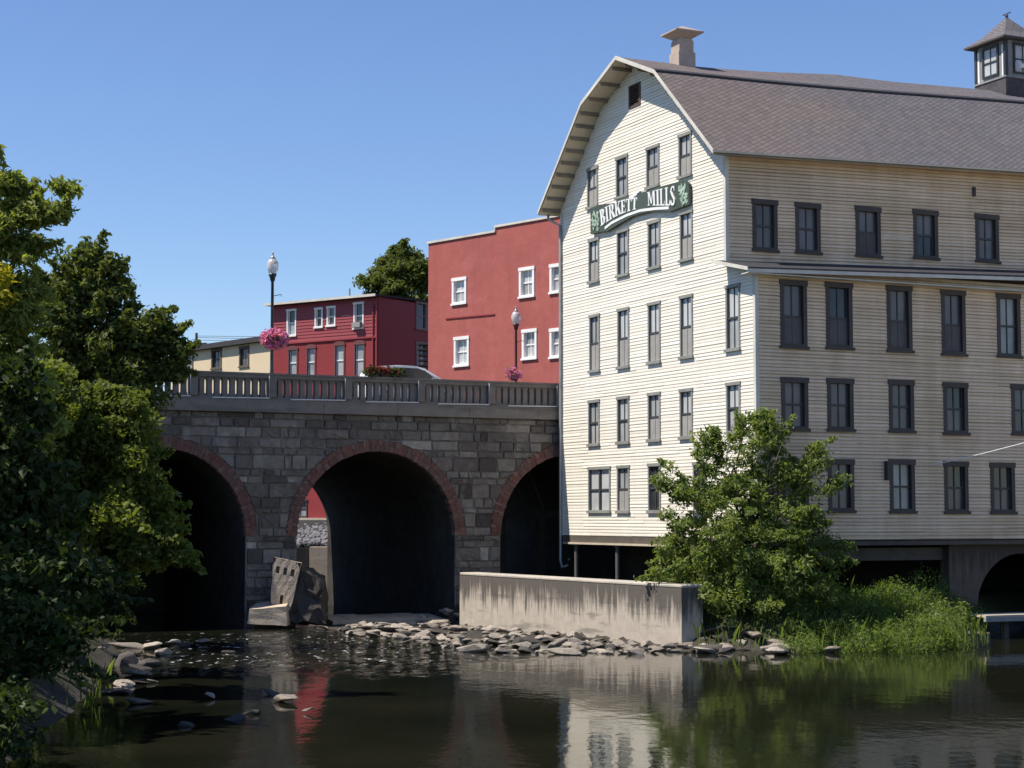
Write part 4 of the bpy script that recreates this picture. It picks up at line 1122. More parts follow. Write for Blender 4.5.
def pb(px, py, Y, rxp, ryp, n, ry=None):
    """a blob of clumps from its place in the view: centre pixel, depth, half sizes in pixels"""
    c = at(px, py, Y); k = Y/F
    return (c.x, c.y, c.z, rxp*k, (ry if ry else rxp*k*.9), ryp*k, n)
# left-hand trees
tree('ash_tree', 'tall feathery light green tree at the left edge of the photo', (-13.6, 40.5, 2.6), (-11.8, 40, 10.2), .24,
     [pb(0, 235, 40, 30, 50, 30), pb(34, 215, 40, 16, 10, 8), pb(50, 212, 40, 10, 7, 5), pb(8, 182, 40, 14, 12, 7), pb(-10, 340, 40, 50, 60, 60), pb(30, 250, 40, 16, 14, 9), pb(-60, 300, 41, 60, 110, 60), pb(62, 187, 40, 4, 5, 2), pb(15, 420, 40.5, 45, 50, 34), pb(20, 300, 40, 22, 26, 10)],
     165, .27, .17, 'leaf_ash', aspect=.36, extra=([pb(-3, 276, 39.2, 4, 8, 2), pb(-2, 296, 39.2, 4, 14, 2)], 'yellow_leaves', 'leaf_yellow'), flat=.5)
tree('maple_tree', 'dense dark green maple beside the left end of the bridge', (-13.2, 56.5, 2.4), (-12.6, 56, 9.6), .3,
     [pb(95, 350, 55, 50, 58, 80), pb(86, 285, 55, 26, 28, 24), pb(134, 335, 55, 30, 26, 30), pb(152, 322, 55, 10, 10, 6), pb(162, 345, 55, 14, 10, 7), pb(78, 266, 55, 18, 12, 8), pb(125, 385, 55, 40, 38, 42), pb(116, 295, 55, 15, 10, 6), pb(55, 400, 56, 50, 60, 45), pb(168, 372, 55, 12, 12, 7), pb(161, 322, 55, 5, 8, 4), pb(172, 330, 55, 4, 4, 2), pb(178, 350, 55, 6, 9, 5), pb(112, 268, 55, 6, 8, 4), pb(92, 255, 55, 7, 6, 4), pb(120, 282, 55, 6, 5, 3), pb(60, 330, 54.5, 26, 50, 34), pb(70, 290, 54.5, 16, 20, 10), pb(110, 430, 54.5, 44, 36, 40)],
     170, .32, .16, 'leaf_dark', flat=.6)
tree('young_maple_tree', 'bright green maple leaning over the water before the left arch', (-13.0, 47.5, 1.6), (-11.0, 47, 6.2), .18,
     [pb(115, 440, 46.5, 38, 42, 60), pb(100, 405, 46.5, 16, 20, 12), pb(130, 520, 46, 44, 38, 60), pb(80, 500, 46.5, 45, 50, 46), pb(150, 548, 46, 30, 16, 16), pb(95, 560, 46, 46, 28, 34), pb(132, 470, 46, 20, 26, 16), pb(60, 450, 47, 40, 50, 40), pb(120, 398, 46.6, 8, 10, 3), pb(134, 424, 46.5, 9, 9, 4), pb(180, 555, 46, 10, 5, 2), pb(40, 580, 46, 40, 30, 26), pb(40, 400, 45.5, 36, 36, 30), pb(165, 530, 46, 14, 10, 4), pb(30, 480, 45.5, 30, 40, 24)],
     210, .28, .14, 'leaf_maple', flat=.55)
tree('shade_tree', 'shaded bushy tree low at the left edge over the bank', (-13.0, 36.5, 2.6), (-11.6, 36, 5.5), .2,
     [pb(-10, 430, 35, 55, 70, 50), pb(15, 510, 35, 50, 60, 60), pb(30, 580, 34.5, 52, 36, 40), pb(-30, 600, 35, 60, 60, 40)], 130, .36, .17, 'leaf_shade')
# trees standing out of frame on the bank that keep it in shade
tree('unseen_bank_tree', 'broad tree on the left bank beyond the edge of view', (-19, 33, 4), (-18, 33, 13), .3, [(-17.5, 33, 10.5, 4.5, 5.5, 4, 90)], 70, .6, .34, 'leaf_dark', limb=12)
tree('added_dark_tree', 'dark bushy tree upstream behind the left arch', (-26, 85, 1.5), (-25.5, 85, 5), .2, [(-25.5, 84.5, 3.8, 4.0, 4, 3.4, 110)], 70, .55, .3, 'leaf_dark', limb=14)  # put in to shade and darken the view through the left arch
# small box elder by the wall
tree('small_tree', 'leafy light green multi-stem small tree before the mill corner', (7.6, 57.2, .5), (7.5, 57.2, 6.0), .09,
     [pb(757, 445, 57.3, 20, 34, 22), pb(762, 424, 57.3, 9, 14, 6), pb(778, 432, 57.3, 8, 12, 4), pb(742, 440, 57.3, 8, 18, 5), pb(710, 452, 57.3, 11, 26, 12), pb(722, 480, 57.3, 16, 26, 14), pb(775, 470, 57.3, 24, 24, 18), pb(735, 510, 57.2, 44, 34, 50), pb(785, 510, 57.2, 36, 34, 36), pb(818, 460, 57.2, 9, 18, 7), pb(806, 478, 57.2, 18, 20, 12), pb(832, 485, 57.1, 12, 10, 5), pb(684, 492, 57.1, 22, 16, 10), pb(664, 478, 57.1, 9, 12, 4), pb(692, 520, 57.1, 26, 24, 14),
      pb(760, 560, 57, 66, 38, 80), pb(690, 560, 56.9, 36, 26, 22), pb(822, 545, 57, 26, 20, 13), pb(668, 550, 56.9, 18, 18, 8), pb(770, 600, 56.8, 62, 22, 36), pb(658, 574, 57, 10, 7, 3), pb(843, 545, 57, 12, 5, 3), pb(745, 530, 56.5, 46, 44, 34), pb(730, 600, 56.4, 46, 24, 26), pb(822, 578, 56.9, 24, 18, 12), pb(808, 520, 56.9, 22, 22, 12)],
     105, .25, .135, 'leaf_shrub', flat=.65, limb=46, stems=5, cat='tree', aspect=.42)
# distant tree behind the red house
tree('distant_tree', 'dark round tree rising behind the crimson house roof', (-8.4, 131, 7.6), (-8.4, 131, 20), .4,
     [pb(398, 285, 131, 33, 24, 50), pb(406, 264, 131, 17, 14, 20), pb(376, 280, 131, 12, 12, 10), pb(422, 274, 131, 14, 16, 14), pb(395, 312, 131, 38, 18, 30), pb(388, 266, 131, 12, 8, 6)], 170, .62, .30, 'leaf_dark', limb=10)
# undergrowth on the dark bank
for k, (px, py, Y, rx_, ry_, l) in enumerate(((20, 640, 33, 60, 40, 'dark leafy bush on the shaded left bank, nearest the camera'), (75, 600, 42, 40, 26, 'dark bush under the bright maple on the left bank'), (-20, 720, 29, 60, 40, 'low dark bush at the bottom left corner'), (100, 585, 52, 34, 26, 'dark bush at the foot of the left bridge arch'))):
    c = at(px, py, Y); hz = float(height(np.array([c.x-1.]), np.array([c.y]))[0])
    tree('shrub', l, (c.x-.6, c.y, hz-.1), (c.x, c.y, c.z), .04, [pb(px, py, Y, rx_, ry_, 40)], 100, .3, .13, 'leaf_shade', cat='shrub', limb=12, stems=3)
# weeds on the right shore, grass on the left bank
def blades(pts, hmin, hmax, wid, lean=.35, rng=RNG):
    P = np.asarray(pts, float); N = len(P)
    h = rng.uniform(hmin, hmax, (N, 1)); an = rng.uniform(0, 2*np.pi, N); d = np.stack([np.cos(an), np.sin(an), np.zeros(N)], 1)
    s = np.stack([-np.sin(an), np.cos(an), np.zeros(N)], 1)*wid*rng.uniform(.6, 1.3, (N, 1))
    l = rng.uniform(.1, lean*2, (N, 1)); up = np.array([0, 0, 1.])
    m = P+up*h*.6+d*h*l*.35; t = P+up*h*.95+d*h*l
    return np.stack([P-s*.5, P+s*.5, m+s*.45, t, m-s*.45], 1).reshape(-1, 3)
pts = []
for _ in range(700):
    px = random.uniform(700, 990); p = atz(px, random.uniform(630, 646), .2)
    pts.append((p.x, p.y+random.random()*.8, max(.1, float(height(np.array([p.x]), np.array([p.y]))[0]))))
fastm = fastmesh('weeds', blades(pts, .3, 1.0, .035, .2), 5, M['grass']); tag(fastm, 'tall thin grass stems standing in the weeds on the right shore', 'weeds', kind='stuff')
lc = []
hz_ = lambda x, y: float(height(np.array([x]), np.array([y]))[0])
for _ in range(900):
    px = random.uniform(784, 988); back = random.random()*(.55 if px < 890 else 1)
    p = atz(px, random.uniform(640, 651), .1); x, y = p.x-.15*back, p.y+back*3.2
    top = np.interp(px, [786, 800, 830, 870, 905, 950, 975, 988], [.25, .35, .4, .55, .6, .95, .8, .3])
    pt_ = math.sin(x*2.3+1)*math.sin(y*1.9)+.6*math.sin(x*5.1-y*3.7)
    if pt_ < -.55 or (px > 954 and back < .3): continue
    lc.append((x, y, max(.05, hz_(x, y))+top*random.random()**1.3*(.75+.5*pt_)))
for _ in range(220):
    px = random.uniform(696, 792); p = atz(px, random.uniform(636, 645), .1); back = random.random(); x, y = p.x, p.y+back*2
    lc.append((x, y, max(.05, hz_(x, y))+random.random()*.4))
for _ in range(330):
    x, y = random.uniform(7.5, 17), random.uniform(55.5, 64)
    d_ = float(sdist(np.array([x]), np.array([y]))[0]); lx_ = (x-LX)*UX+(y-LY)*UY
    if d_ > .05 and lx_ > W1-.6: lc.append((x, y, float(height(np.array([x]), np.array([y]))[0])+random.uniform(.05, .45)))
for px in np.linspace(625, 690, 12):
    p = at(px, 577, 60.5); lc.append((p.x+.6, p.y+.8, 1.9+random.uniform(-.2, .25)))
o = fastmesh('weed_leaves', leafcloud(lc, .21, 52, .11, 1.0, .27), 4, M['grass']); tag(o, 'broad leaves growing among the weeds on the right shore', 'weeds', kind='stuff')
pts = []
for _ in range(2600):
    x, y = random.uniform(-16, -7.6), random.uniform(27, 60)
    d_ = float(sdist(np.array([x]), np.array([y]))[0])
    if 1.1 < d_ < 5: pts.append((x, y, float(height(np.array([x]), np.array([y]))[0])-.03))
for px, py in ((95, 680), (92, 690), (100, 668), (88, 700)):
    c = atz(px, py+8, .1)
    for _ in range(7): pts.append((c.x+random.gauss(0, .15), c.y+random.gauss(0, .2), .1))
o = fastmesh('bank_grass', blades(pts, .25, .7, .03), 5, M['grass']); tag(o, 'grass growing on the shaded left bank', 'grass', kind='stuff')

lb_ = []
for _ in range(420):
    x, y = random.uniform(-17, -8), random.uniform(27, 62)
    d_ = float(sdist(np.array([x]), np.array([y]))[0])
    if .9 < d_ < 5: lb_.append((x, y, hz_(x, y)+random.uniform(.05, .4)))
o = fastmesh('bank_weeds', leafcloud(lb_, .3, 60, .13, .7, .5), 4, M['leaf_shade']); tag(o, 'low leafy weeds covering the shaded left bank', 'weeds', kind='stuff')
# ------------------------------------------------------------------ street furniture on the bridge
def street_lamp(xb, yb, label, post, ht=5.35):
    p = BRM @ Vector((xb, yb, 8.55)); t = thing('street_lamp', label, 'street lamp', p, 0, 'globe street lamps on the bridge')
    b = MB(); b.lathe([(.01, 0), (.20, 0), (.20, .18), (.15, .25), (.13, .7), (.09, .85), (.065, 1.0), (.055, ht-.95), (.09, ht-.9), (.11, ht-.78), (.15, ht-.72), (.15, ht-.64), (.01, ht-.64)], 0, 0, 14); b.build('pole', M[post], t, smooth=True)
    b = MB(); b.lathe([(.13, ht-.64), (.20, ht-.5), (.225, ht-.35), (.21, ht-.22), (.16, ht-.12), (.10, ht-.07)], 0, 0, 18)
    g_ = NT('acrylic_globe_'+post); g_.b.inputs['Transmission Weight'].default_value = .55
    b.build('globe', g_.done((.86, .84, .80), .25), t, smooth=True)
    b = MB(); b.lathe([(.105, ht-.07), (.12, ht-.05), (.05, ht+.02), (.03, ht+.1), (.045, ht+.14), (.01, ht+.2)], 0, 0, 14); b.build('finial', M['grey_metal'], t, smooth=True)
    b = MB(); b.tube([(0, 0, ht-1.5), (.32, .1, ht-1.42), (.34, .1, ht-1.5)], .015, 6); b.tube([(0, 0, 1.6), (.0, -.3, 1.75)], .02, 6); b.build('bracket', M[post], t)
    return p
def basket(p, label, r, mat, n, name='flower_basket', cat='flower basket', sz=(1, 1, .75), leafm='leaf_maple'):
    t = thing(name, label, cat, p)
    b = MB(); b.lathe([(.01, -.34), (.14, -.32), (.26, -.1), (.28, .0), (.01, .0)], 0, 0, 14); b.build('pot', M['wood_dark'], t)
    K = n; g_ = RNG.normal(size=(K, 3)); g_ /= np.linalg.norm(g_, axis=1, keepdims=True); c = g_*(RNG.random((K, 1))**.35)*np.array(sz)*r
    fastmesh('blossoms', leafcloud(c, .10, 16, .11, .9, .8, normbias=.2), 4, M[mat], t)
    c = g_[:K//2]*np.array(sz)*r*.8
    fastmesh('foliage', leafcloud(c, .12, 8, .11, .9, .5), 4, M[leafm], t)
    return t
xb = pjB(272.5, 372)[0]
p = street_lamp(xb+.17, .65, 'tall dark street lamp with the large ball of pink flowers on its post', 'pole_paint', 5.35)
basket((p.x+.13, p.y-.15, at(276, 340, p.y).z), 'big round ball of pink petunias hung on the nearer lamp post', .40, 'petal_pink', 210, sz=(1.22, 1, .85))
pp = BRM.inverted() @ at(516, 378, 84.2)
p = street_lamp(pp.x, pp.y, 'smaller looking brown street lamp in front of the tall red building', 'pole_brown', 5.2)
basket((p.x-.12, p.y-.2, at(513, 374, p.y).z), 'small pink flower basket low on the farther lamp post', .32, 'petal_pink', 50, sz=(1.1, 1, .8))
# planter box of red flowers on the rail
PL = thing('planter_box', 'planter of rusty red flowers with trailing leaves on the balustrade', 'planter', BRM @ Vector((pjB(385, 380)[0], .1, 9.41)), math.atan2(VY, VX))
b = MB(); b.box(-.62, .62, -.16, .16, 0, .2); b.build('box', M['wood_dark'], PL)
c = np.stack([RNG.uniform(-.65, .5, 60), RNG.uniform(-.2, .2, 60), RNG.uniform(.14, .34, 60)], 1)
fastmesh('blossoms', leafcloud(c, .09, 16, .10, .9, .8), 4, M['petal_red'], PL)
c = np.stack([RNG.uniform(-.75, .75, 70), RNG.uniform(-.25, .2, 70), RNG.uniform(.0, .30, 70)], 1)
fastmesh('foliage', leafcloud(c, .12, 12, .12, .9, .5), 4, M['leaf_shade'], PL)
CARS = 1.1
# car
CAR = thing('parked_car', 'white car behind the balustrade with dark side windows', 'car', BRM @ Vector((pjB(400, 380)[0]+2.75, 6.0, 8.605)), math.atan2(VY, VX))
prof = [(-2.1, .35), (-2.15, .75), (-2.08, 1.02), (-1.85, 1.40), (-1.5, 1.56), (-.8, 1.62), (0, 1.61), (.45, 1.53), (1.35, 1.03), (2.0, .85), (2.15, .6), (2.15, .35)]
def carbody(prof, w, ins):
    b = MB(); n = len(prof)
    y = lambda z: w-(max(0, z-.95)*ins)
    for i in range(n-1):
        (xa, za), (xb_, zb) = prof[i], prof[i+1]
        b.poly([(xa, -y(za), za), (xb_, -y(zb), zb), (xb_, y(zb), zb), (xa, y(za), za)])
    low_ = [(x, z) for x, z in prof]
    for s in (-1, 1): b.poly([(x, s*y(z), z) for x, z in low_])
    b.poly([(prof[0][0], -w, .35), (prof[-1][0], -w, .35), (prof[-1][0], w, .35), (prof[0][0], w, .35)])
    return b
cp = NT('white_car_paint'); cp.b.inputs['Coat Weight'].default_value = .6
carbody(prof, .88, .35).build('body', cp.done((.80, .80, .79), .3), CAR, merge=True)
b = MB()
for s in (-1, 1):
    yv = lambda z: s*(.882-(z-.95)*.35+.004)
    b.poly([(x, yv(z), z) for x, z in ((-1.8, 1.05), (.98, 1.05), (.45, 1.44), (.1, 1.52), (-.8, 1.53), (-1.6, 1.45))])
b.build('side_window', M['glass_dark'], CAR)
b = MB(); b.poly([(.55, -.62, 1.475), (1.28, -.74, 1.085), (1.28, .74, 1.085), (.55, .62, 1.475)]); b.build('windscreen', M['glass_dark'], CAR, loc=(.012, 0, .012))
for x in (-1.35, 1.35):
    for s in (-1, 1):
        b = MB(); b.tube([(x, s*.70, .32), (x, s*.89, .32)], .32, 18); wo = b.build('wheel', M['dark_metal'], CAR)
        b = MB(); b.tube([(x, s*.88, .32), (x, s*.897, .32)], .19, 14); b.build('rim', M['grey_metal'], wo)
b = MB()
for s in (-1, 1): b.box(.72, .86, s*.86-.05, s*.86+.16 if s > 0 else s*.86+.05, 1.02, 1.14)
b.build('mirror', M['white_paint'], CAR)

# ------------------------------------------------------------------ buildings beyond the bridge
def quadwall(b, fr, a0, a1, z0, z1, ops=(), m=0):
    xs_ = sorted({a0, a1}|{v for o in ops for v in o[:2] if a0 < v < a1}); zs_ = sorted({z0, z1}|{v for o in ops for v in o[2:4] if z0 < v < z1})
    for i in range(len(xs_)-1):
        for j in range(len(zs_)-1):
            mx_, mz_ = (xs_[i]+xs_[i+1])/2, (zs_[j]+zs_[j+1])/2
            if any(o[0] < mx_ < o[1] and o[2] < mz_ < o[3] for o in ops): continue
            b.poly([fr(xs_[i], zs_[j], 0), fr(xs_[i+1], zs_[j], 0), fr(xs_[i+1], zs_[j+1], 0), fr(xs_[i], zs_[j+1], 0)], [(xs_[i], zs_[j]), (xs_[i+1], zs_[j]), (xs_[i+1], zs_[j+1]), (xs_[i], zs_[j+1])], m)
CAR.scale = (1, 1, CARS)
# tall red building
o2 = at(428, 380, 100.); u2 = Vector((.682, -.731)).normalized(); n2 = Vector((-u2.y, u2.x))   # n2 points away
RB = thing('red_building', 'tall plain red painted brick building with white window trim', 'building', (o2.x, o2.y, 0), math.atan2(u2.y, u2.x))
pj2 = frame_for((o2.x, o2.y), (u2.x, u2.y), (n2.x, n2.y))
fr2 = lambda a, z, o: (a, -o, z)
r2 = [rect(pj2, *r) for r in ((452.3, 466.6, 278, 304), (519.4, 534.6, 267.5, 297), (550, 564.5, 264, 292.5), (454.3, 469.2, 337, 366), (522.3, 537, 329.5, 359), (550, 564.5, 328.5, 357.5), (588, 602, 259, 288), (588, 602, 323, 352))]
zt1, zt2 = pj2(428, 244)[1], pj2(497, 227.5)[1]; as_ = pj2(496, 232)[0]; w2 = 15.0
b = MB(); quadwall(b, fr2, 0, as_, 1.5, zt1, r2); quadwall(b, fr2, as_, w2, 1.5, zt2, r2)
b.build('front_wall', M['red_paint_brick'], RB)
b = MB(); frl = lambda a, z, o: (0, a, z); quadwall(b, frl, 0, 12, 1.5, zt1); frr = lambda a, z, o: (w2, a, z); quadwall(b, frr, 0, 12, 1.5, zt2); frb = lambda a, z, o: (a, 12, z); quadwall(b, frb, 0, w2, 1.5, zt1)
b.poly([(0, .3, zt1-.4), (w2, .3, zt1-.4), (w2, 12, zt1-.4), (0, 12, zt1-.4)])
b.poly([(as_, 0, zt1), (as_, .3, zt1), (as_, .3, zt2), (as_, 0, zt2)]); b.build('side_wall', M['crimson_brick'], RB)
b = MB(); b.box(-.06, as_-.003, -.08, .3, zt1, zt1+.12); b.box(as_, w2, -.08, .3, zt2, zt2+.12); b.box(as_-.06, as_, -.08, .3, zt1+.0, zt2+.12); b.build('parapet_coping', M['trim'], RB)
for r in r2: window(RB, fr2, *r, style='sash', fm='white_trim', glassm='glass_bright' if r[2] < 14 else 'glass', mullion='white_trim', cas=.15, depth=.14)
for (x0, y0, x1, y1) in ((446, 319.5, 495, 315), ):
    p, q = pj2(x0, y0), pj2(x1, y1); b = MB(); b.hexa([fr2(*p, 0.002), fr2(*q, .002), fr2(*q, .05), fr2(*p, .05), fr2(p[0], p[1]+.07, .002), fr2(q[0], q[1]+.07, .002), fr2(q[0], q[1]+.07, .05), fr2(p[0], p[1]+.07, .05)]); b.build('wall_cable', M['crimson_brick'], RB)
# crimson house
o1 = at(378, 380, 106.); u1 = Vector((.822, -.569)).normalized(); n1 = Vector((-u1.y, u1.x))
CH = thing('crimson_house', 'two storey crimson house, clapboard above arched brick windows', 'building', (o1.x, o1.y, 0), math.atan2(u1.y, u1.x))
pj1 = frame_for((o1.x, o1.y), (u1.x, u1.y), (n1.x, n1.y))
pj1s = frame_for((o1.x, o1.y), (n1.x, n1.y), (u1.x, u1.y))
fr1 = lambda a, z, o: (a, -o, z); fr1s = lambda a, z, o: (o, a, z)
wl_ = pj1(272, 340)[0]
FTZ = pj1(310, 522)[1]
up = [rect(pj1, *r) for r in ((287, 296.5, 309.5, 336), (315, 323, 308, 327.5), (327, 335.8, 306.5, 326), (353.8, 364, 302.5, 328.5))]
dn = [rect(pj1, *r) for r in ((288, 298, 348.5, 377), (306.5, 316, 347, 377), (334.5, 345, 344, 376.5), (354, 365, 343, 376.5))]
lw = [rect(pj1, *r) for r in ((292, 307.5, 500, 517),)]
zl, zr = pj1(274, 307)[1], pj1(376, 296)[1]; zmid = pj1(325, 341)[1]
zt = (zl+zr)/2
b = MB(); quadwall(b, fr1, wl_, 0, 3.2, zmid, dn+lw); b.build('brick_storey', M['crimson_brick'], CH)
siding(fr1, lambda z: (wl_, 0), zmid+.08, zt, .2, up).build('clapboard_storey', M['crimson_siding'], CH)
b = MB(); b.box(wl_, 0, .0, .08, zmid-.02, zmid+.078, fr=fr1); b.build('belt_course', M['crimson_siding'], CH)
for r in up: window(CH, fr1, *r, style='sash', fm='white_trim', glassm='glass_dark', mullion='white_trim', cas=.10, muntin=False)
for r in dn:
    wo = window(CH, fr1, *r, style='sash', fm='crimson_dim', glassm='glass', mullion='white_trim', cas=.09, muntin=False)
    a0, a1, z0, z1 = r; b = MB(); mx_ = (a0+a1)/2; hw = (a1-a0)/2+.02
    n = 8
    for k in range(n):
        t0, t1 = math.pi*k/n, math.pi*(k+1)/n
        b.hexa([fr1(mx_+hw*math.cos(t0), z1+.033+.0*t0, .02), fr1(mx_+hw*math.cos(t1), z1+.033, .02), fr1(mx_+hw*math.cos(t1), z1+.033, .07), fr1(mx_+hw*math.cos(t0), z1+.033, .07),
                fr1(mx_+hw*math.cos(t0), z1+.035+.12*math.sin(t0), .02), fr1(mx_+hw*math.cos(t1), z1+.035+.12*math.sin(t1), .02), fr1(mx_+hw*math.cos(t1), z1+.035+.12*math.sin(t1), .07), fr1(mx_+hw*math.cos(t0), z1+.035+.12*math.sin(t0), .07)])
    b.build('arched_head', M['crimson_dim'], wo)
b = MB(); b.box(wl_, 0, .02, .25, 2.6, FTZ+.25, fr=fr1); b.build('footing', M['conc_pale'], CH)
for r in lw: window(CH, fr1, *r, style='sash', fm='frame', glassm='glass_dark', cas=.08)
sx = pj1s(428, 330)[0]+5
sw_ = [rect(pj1s, *r) for r in ((415.8, 427.5, 302, 329.5), (416, 427.5, 342.5, 369))]
b = MB(); quadwall(b, fr1s, 0, sx, 3.2, zt, sw_); b.build('gable_wall', M['crimson_siding'], CH)
for r in sw_: window(CH, fr1s, *r, style='sash', fm='pale_board', glassm='glass_dark', mullion='pale_board', cas=.13, muntin=False)
b = MB(); b.poly([(wl_, 0, 3.2), (wl_, sx, 3.2), (wl_, sx, zt), (wl_, 0, zt)]); b.poly([(wl_, sx, 3.2), (0, sx, 3.2), (0, sx, zt), (wl_, sx, zt)]); b.build('rear_wall', M['crimson_siding'], CH)
b = MB(); b.hexa([(wl_-.3, -.45, zt), (.15, -.45, zt), (.15, sx+.3, zt+.25), (wl_-.3, sx+.3, zt+.25), (wl_-.3, -.45, zt+.12), (.15, -.45, zt+.12), (.15, sx+.3, zt+.37), (wl_-.3, sx+.3, zt+.37)]); rf = b.build('roof', M['tarpaper'], CH)
b = MB(); b.box(wl_-.3, .15, -.50, -.453, zt-.01, zt+.14); b.build('eave_board', M['trim'], rf)
b = MB(); q = pj1(372, 300)[0]; b.tube([(-.06, -.06, 3.5), (-.06, -.06, zt)], .06, 8); b.tube([(-.35, -.06, 7), (-.35, -.06, zt-.4)], .05, 8); b.build('downpipe', M['crimson_siding'], CH)
b = MB(); p_ = pj1(356, 296); b.tube([(p_[0]-1.0, .6, zt), (p_[0]-1.0, .6, zt+.75)], .05, 6); b.build('roof_pipe', M['grey_metal'], CH)
b = MB(); r = up[3]; b.box(r[0]+.08, r[1]-.08, -.05, .3, r[2]+.05, r[2]+.35, fr=fr1); b.build('air_conditioner', M['pale_board'], CH)
# outside stair / fire escape beside the tall red building
FE = thing('fire_escape', 'dark metal stair treads between the crimson house and the tall red building', 'stairs', (0, 0, 0))
p0 = at(424, 372, 103)
for k in range(6):
    p = at(424.5, 371-k*5.2, 103); b = MB(); b.box(p.x-.35, p.x+.3, p.y-.4, p.y+.4, p.z-.04, p.z+.04); b.build('tread', M['dark_metal'], FE)
b = MB(); q1 = at(427.5, 345, 103); q0 = at(427.5, 380, 103); b.tube([q0, q1], .05, 6); q1 = at(419.5, 345, 103); q0 = at(419.5, 380, 103); b.tube([q0, q1], .04, 6); b.build('stringer', M['dark_metal'], FE)
# tan building
o3 = at(276, 360, 122.); u3 = Vector((.648, -.761)).normalized(); n3 = Vector((-u3.y, u3.x))
TB = thing('tan_building', 'low tan stucco building with dark windows and a dark roof edge', 'building', (o3.x, o3.y, 0), math.atan2(u3.y, u3.x))
pj3 = frame_for((o3.x, o3.y), (u3.x, u3.y), (n3.x, n3.y)); fr3 = lambda a, z, o: (a, -o, z)
w3 = [rect(pj3, *r) for r in ((211.5, 221.8, 349, 369), (239.5, 249.3, 346.5, 367), (184, 193.5, 352, 371))]
wl3 = pj3(172, 360)[0]; z3 = pj3(262, 342)[1]; zb3 = pj3(245, 353)[1]
b = MB(); quadwall(b, fr3, wl3, 0, 7.4, z3, w3); quadwall(b, lambda a, z, o: (0, a, z), 0, 9, 7.4, z3); quadwall(b, lambda a, z, o: (wl3, a, z), 0, 9, 7.4, z3); quadwall(b, lambda a, z, o: (a, 9, z), wl3, 0, 7.4, z3)
b.build('wall', [M['tan_wall'], M['tan_eave_shade']], TB)
b = MB(); b.box(wl3-.3, .3, -.42, 9.2, z3, z3+.35); b.build('roof', M['tarpaper'], TB)
for r in w3: window(TB, fr3, *r, style='sash', fm='wood_dark', glassm='glass_dark', cas=.16, depth=.12)
# utility pole and wires
Yp = 150.; p = at(196.5, 333, Yp)
UP = thing('utility_pole', 'thin utility pole with crossarm beyond the tan building', 'utility pole', (p.x, p.y, 7.6))
b = MB(); b.tube([(0, 0, 0), (0, 0, p.z-7.6)], [.16, .11], 8); b.build('pole', M['wood_dark'], UP)
for h_ in (.9, 1.7):
    b = MB(); b.tube([(-.9, .3, p.z-7.6-h_), (.9, -.3, p.z-7.6-h_)], .07, 6); b.build('crossarm', M['wood_dark'], UP)
for k, (y0, y1, lb) in enumerate(((336, 333.5, 'upper'), (337.5, 336.5, 'middle'), (340, 339.5, 'lower'))):
    a_, c_ = at(197, y0, 150), at(330, y1, 138); m_ = a_.lerp(c_, .5)-Vector((0, 0, .15)); b = MB(); b.tube([a_, m_, c_], .02, 5)
    tag(b.build('power_line', M['dark_metal']), f'thin {lb} dark wire running right from the utility pole', 'wire', 'wires at the utility pole')
a_, c_ = at(197, 338, 150), at(150, 352, 120); b = MB(); b.tube([a_, a_.lerp(c_, .5)-Vector((0, 0, .2)), c_], .025, 5); tag(b.build('power_line', M['dark_metal']), 'thin wire sloping down left from the utility pole', 'wire', 'wires at the utility pole')
# cable to the mill wall
pts = [at(*q) for q in ((889, 464, 63.0), (905, 467, 62.5), (940, 463.5, 61.6), (985, 453, 61.0), (1024, 443, 60.5), (1120, 416, 59.0))]
b = MB(); b.tube(pts, .015, 6); tag(b.build('cable', M['white_paint'], smooth=True), 'white cable slung from the mill window out to the right', 'cable')
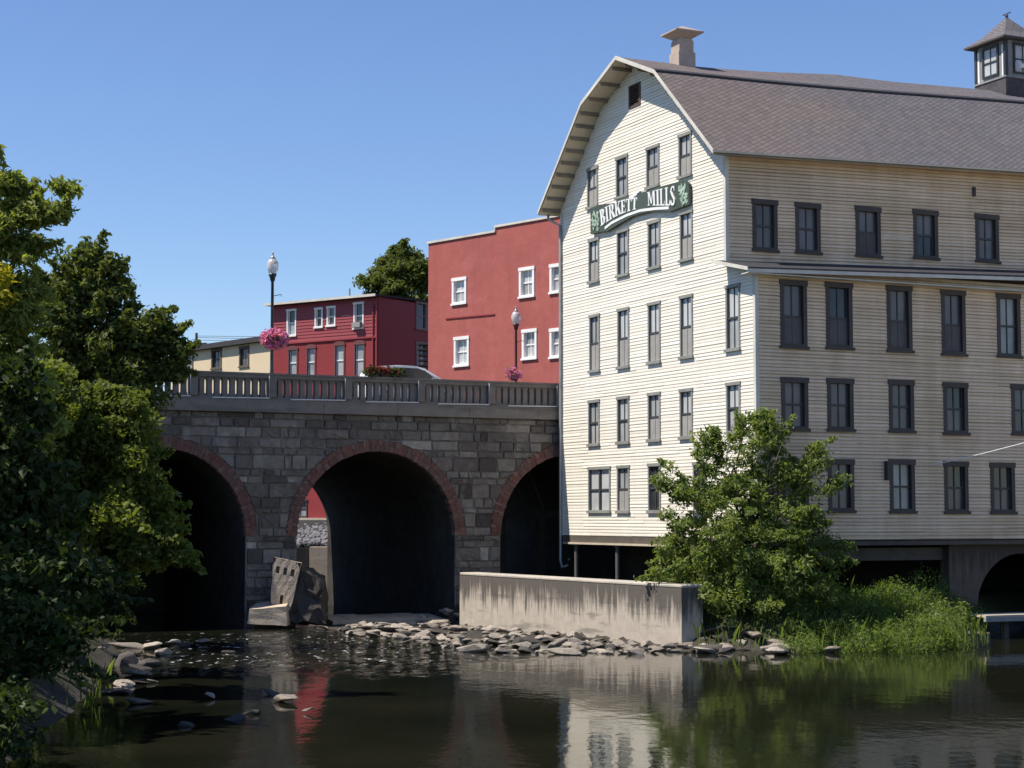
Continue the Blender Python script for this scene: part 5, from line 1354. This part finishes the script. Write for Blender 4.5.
# upstream shore seen through the middle arch
def upq(px, py, Y): return at(px, py, Y)
RW = thing('retaining_wall', 'pale concrete pillar and dark recess seen through the middle arch', 'wall', upq(308, 575, 96))
c0 = RW.location
b = MB(); q0, q1 = upq(309, 590, 96)-c0, upq(331, 547, 96)-c0; b.box(q0.x, q1.x+1.2, 0, 1.2, q0.z-1, q1.z); b.build('pillar', M['conc_pale'], RW)
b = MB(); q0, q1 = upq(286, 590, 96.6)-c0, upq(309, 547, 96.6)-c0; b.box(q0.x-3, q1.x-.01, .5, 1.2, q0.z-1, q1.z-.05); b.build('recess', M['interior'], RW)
rp_ = []
for _ in range(420):
    px = random.uniform(280, 345); f = random.random(); p = upq(px, 545-f*20, 97.4+f*4.4)
    rp_.append(p)
bm = bmesh.new()
for p in rp_:
    s = random.uniform(.12, .24); m4 = Matrix.Translation(p) @ Matrix.Rotation(random.uniform(0, 6), 4, Vector((random.random(), random.random(), random.random()+.1)).normalized()) @ Matrix.Diagonal((s*1.2, s, s*.8, 1))
    bmesh.ops.create_icosphere(bm, subdivisions=1, radius=1, matrix=m4)
me = bpy.data.meshes.new('riprap'); bm.to_mesh(me); bm.free(); me.materials.append(M['riprap']); o = bpy.data.objects.new('riprap', me); COL.objects.link(o); tag(o, 'grey riprap stones below the crimson wall, seen through the arch', 'riprap', kind='stuff')
p0, p1 = upq(280, 546, 97.6), upq(345, 546, 97.6); q0, q1 = upq(280, 520, 102), upq(345, 520, 102)
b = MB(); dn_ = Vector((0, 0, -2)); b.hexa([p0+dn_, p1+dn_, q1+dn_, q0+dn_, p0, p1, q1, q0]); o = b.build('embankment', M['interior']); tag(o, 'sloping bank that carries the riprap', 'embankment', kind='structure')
LD = thing('ladder', 'rusty ladder fixed on the pier beside the middle arch', 'ladder', (0, 0, 0))
Yl = 67.9
rustm = mat_simple('rust_pink', (.30, .13, .11), .8, .3)
for px in (289.5, 294):
    b = MB(); b.tube([at(px, 556, Yl), at(px+1, 515, Yl)], .03, 6); b.build('rail', rustm, LD)
for k in range(8):
    b = MB(); b.tube([at(289.5, 553-k*5, Yl), at(294.5, 553-k*5, Yl)], .02, 5); b.build('rung', rustm, LD)
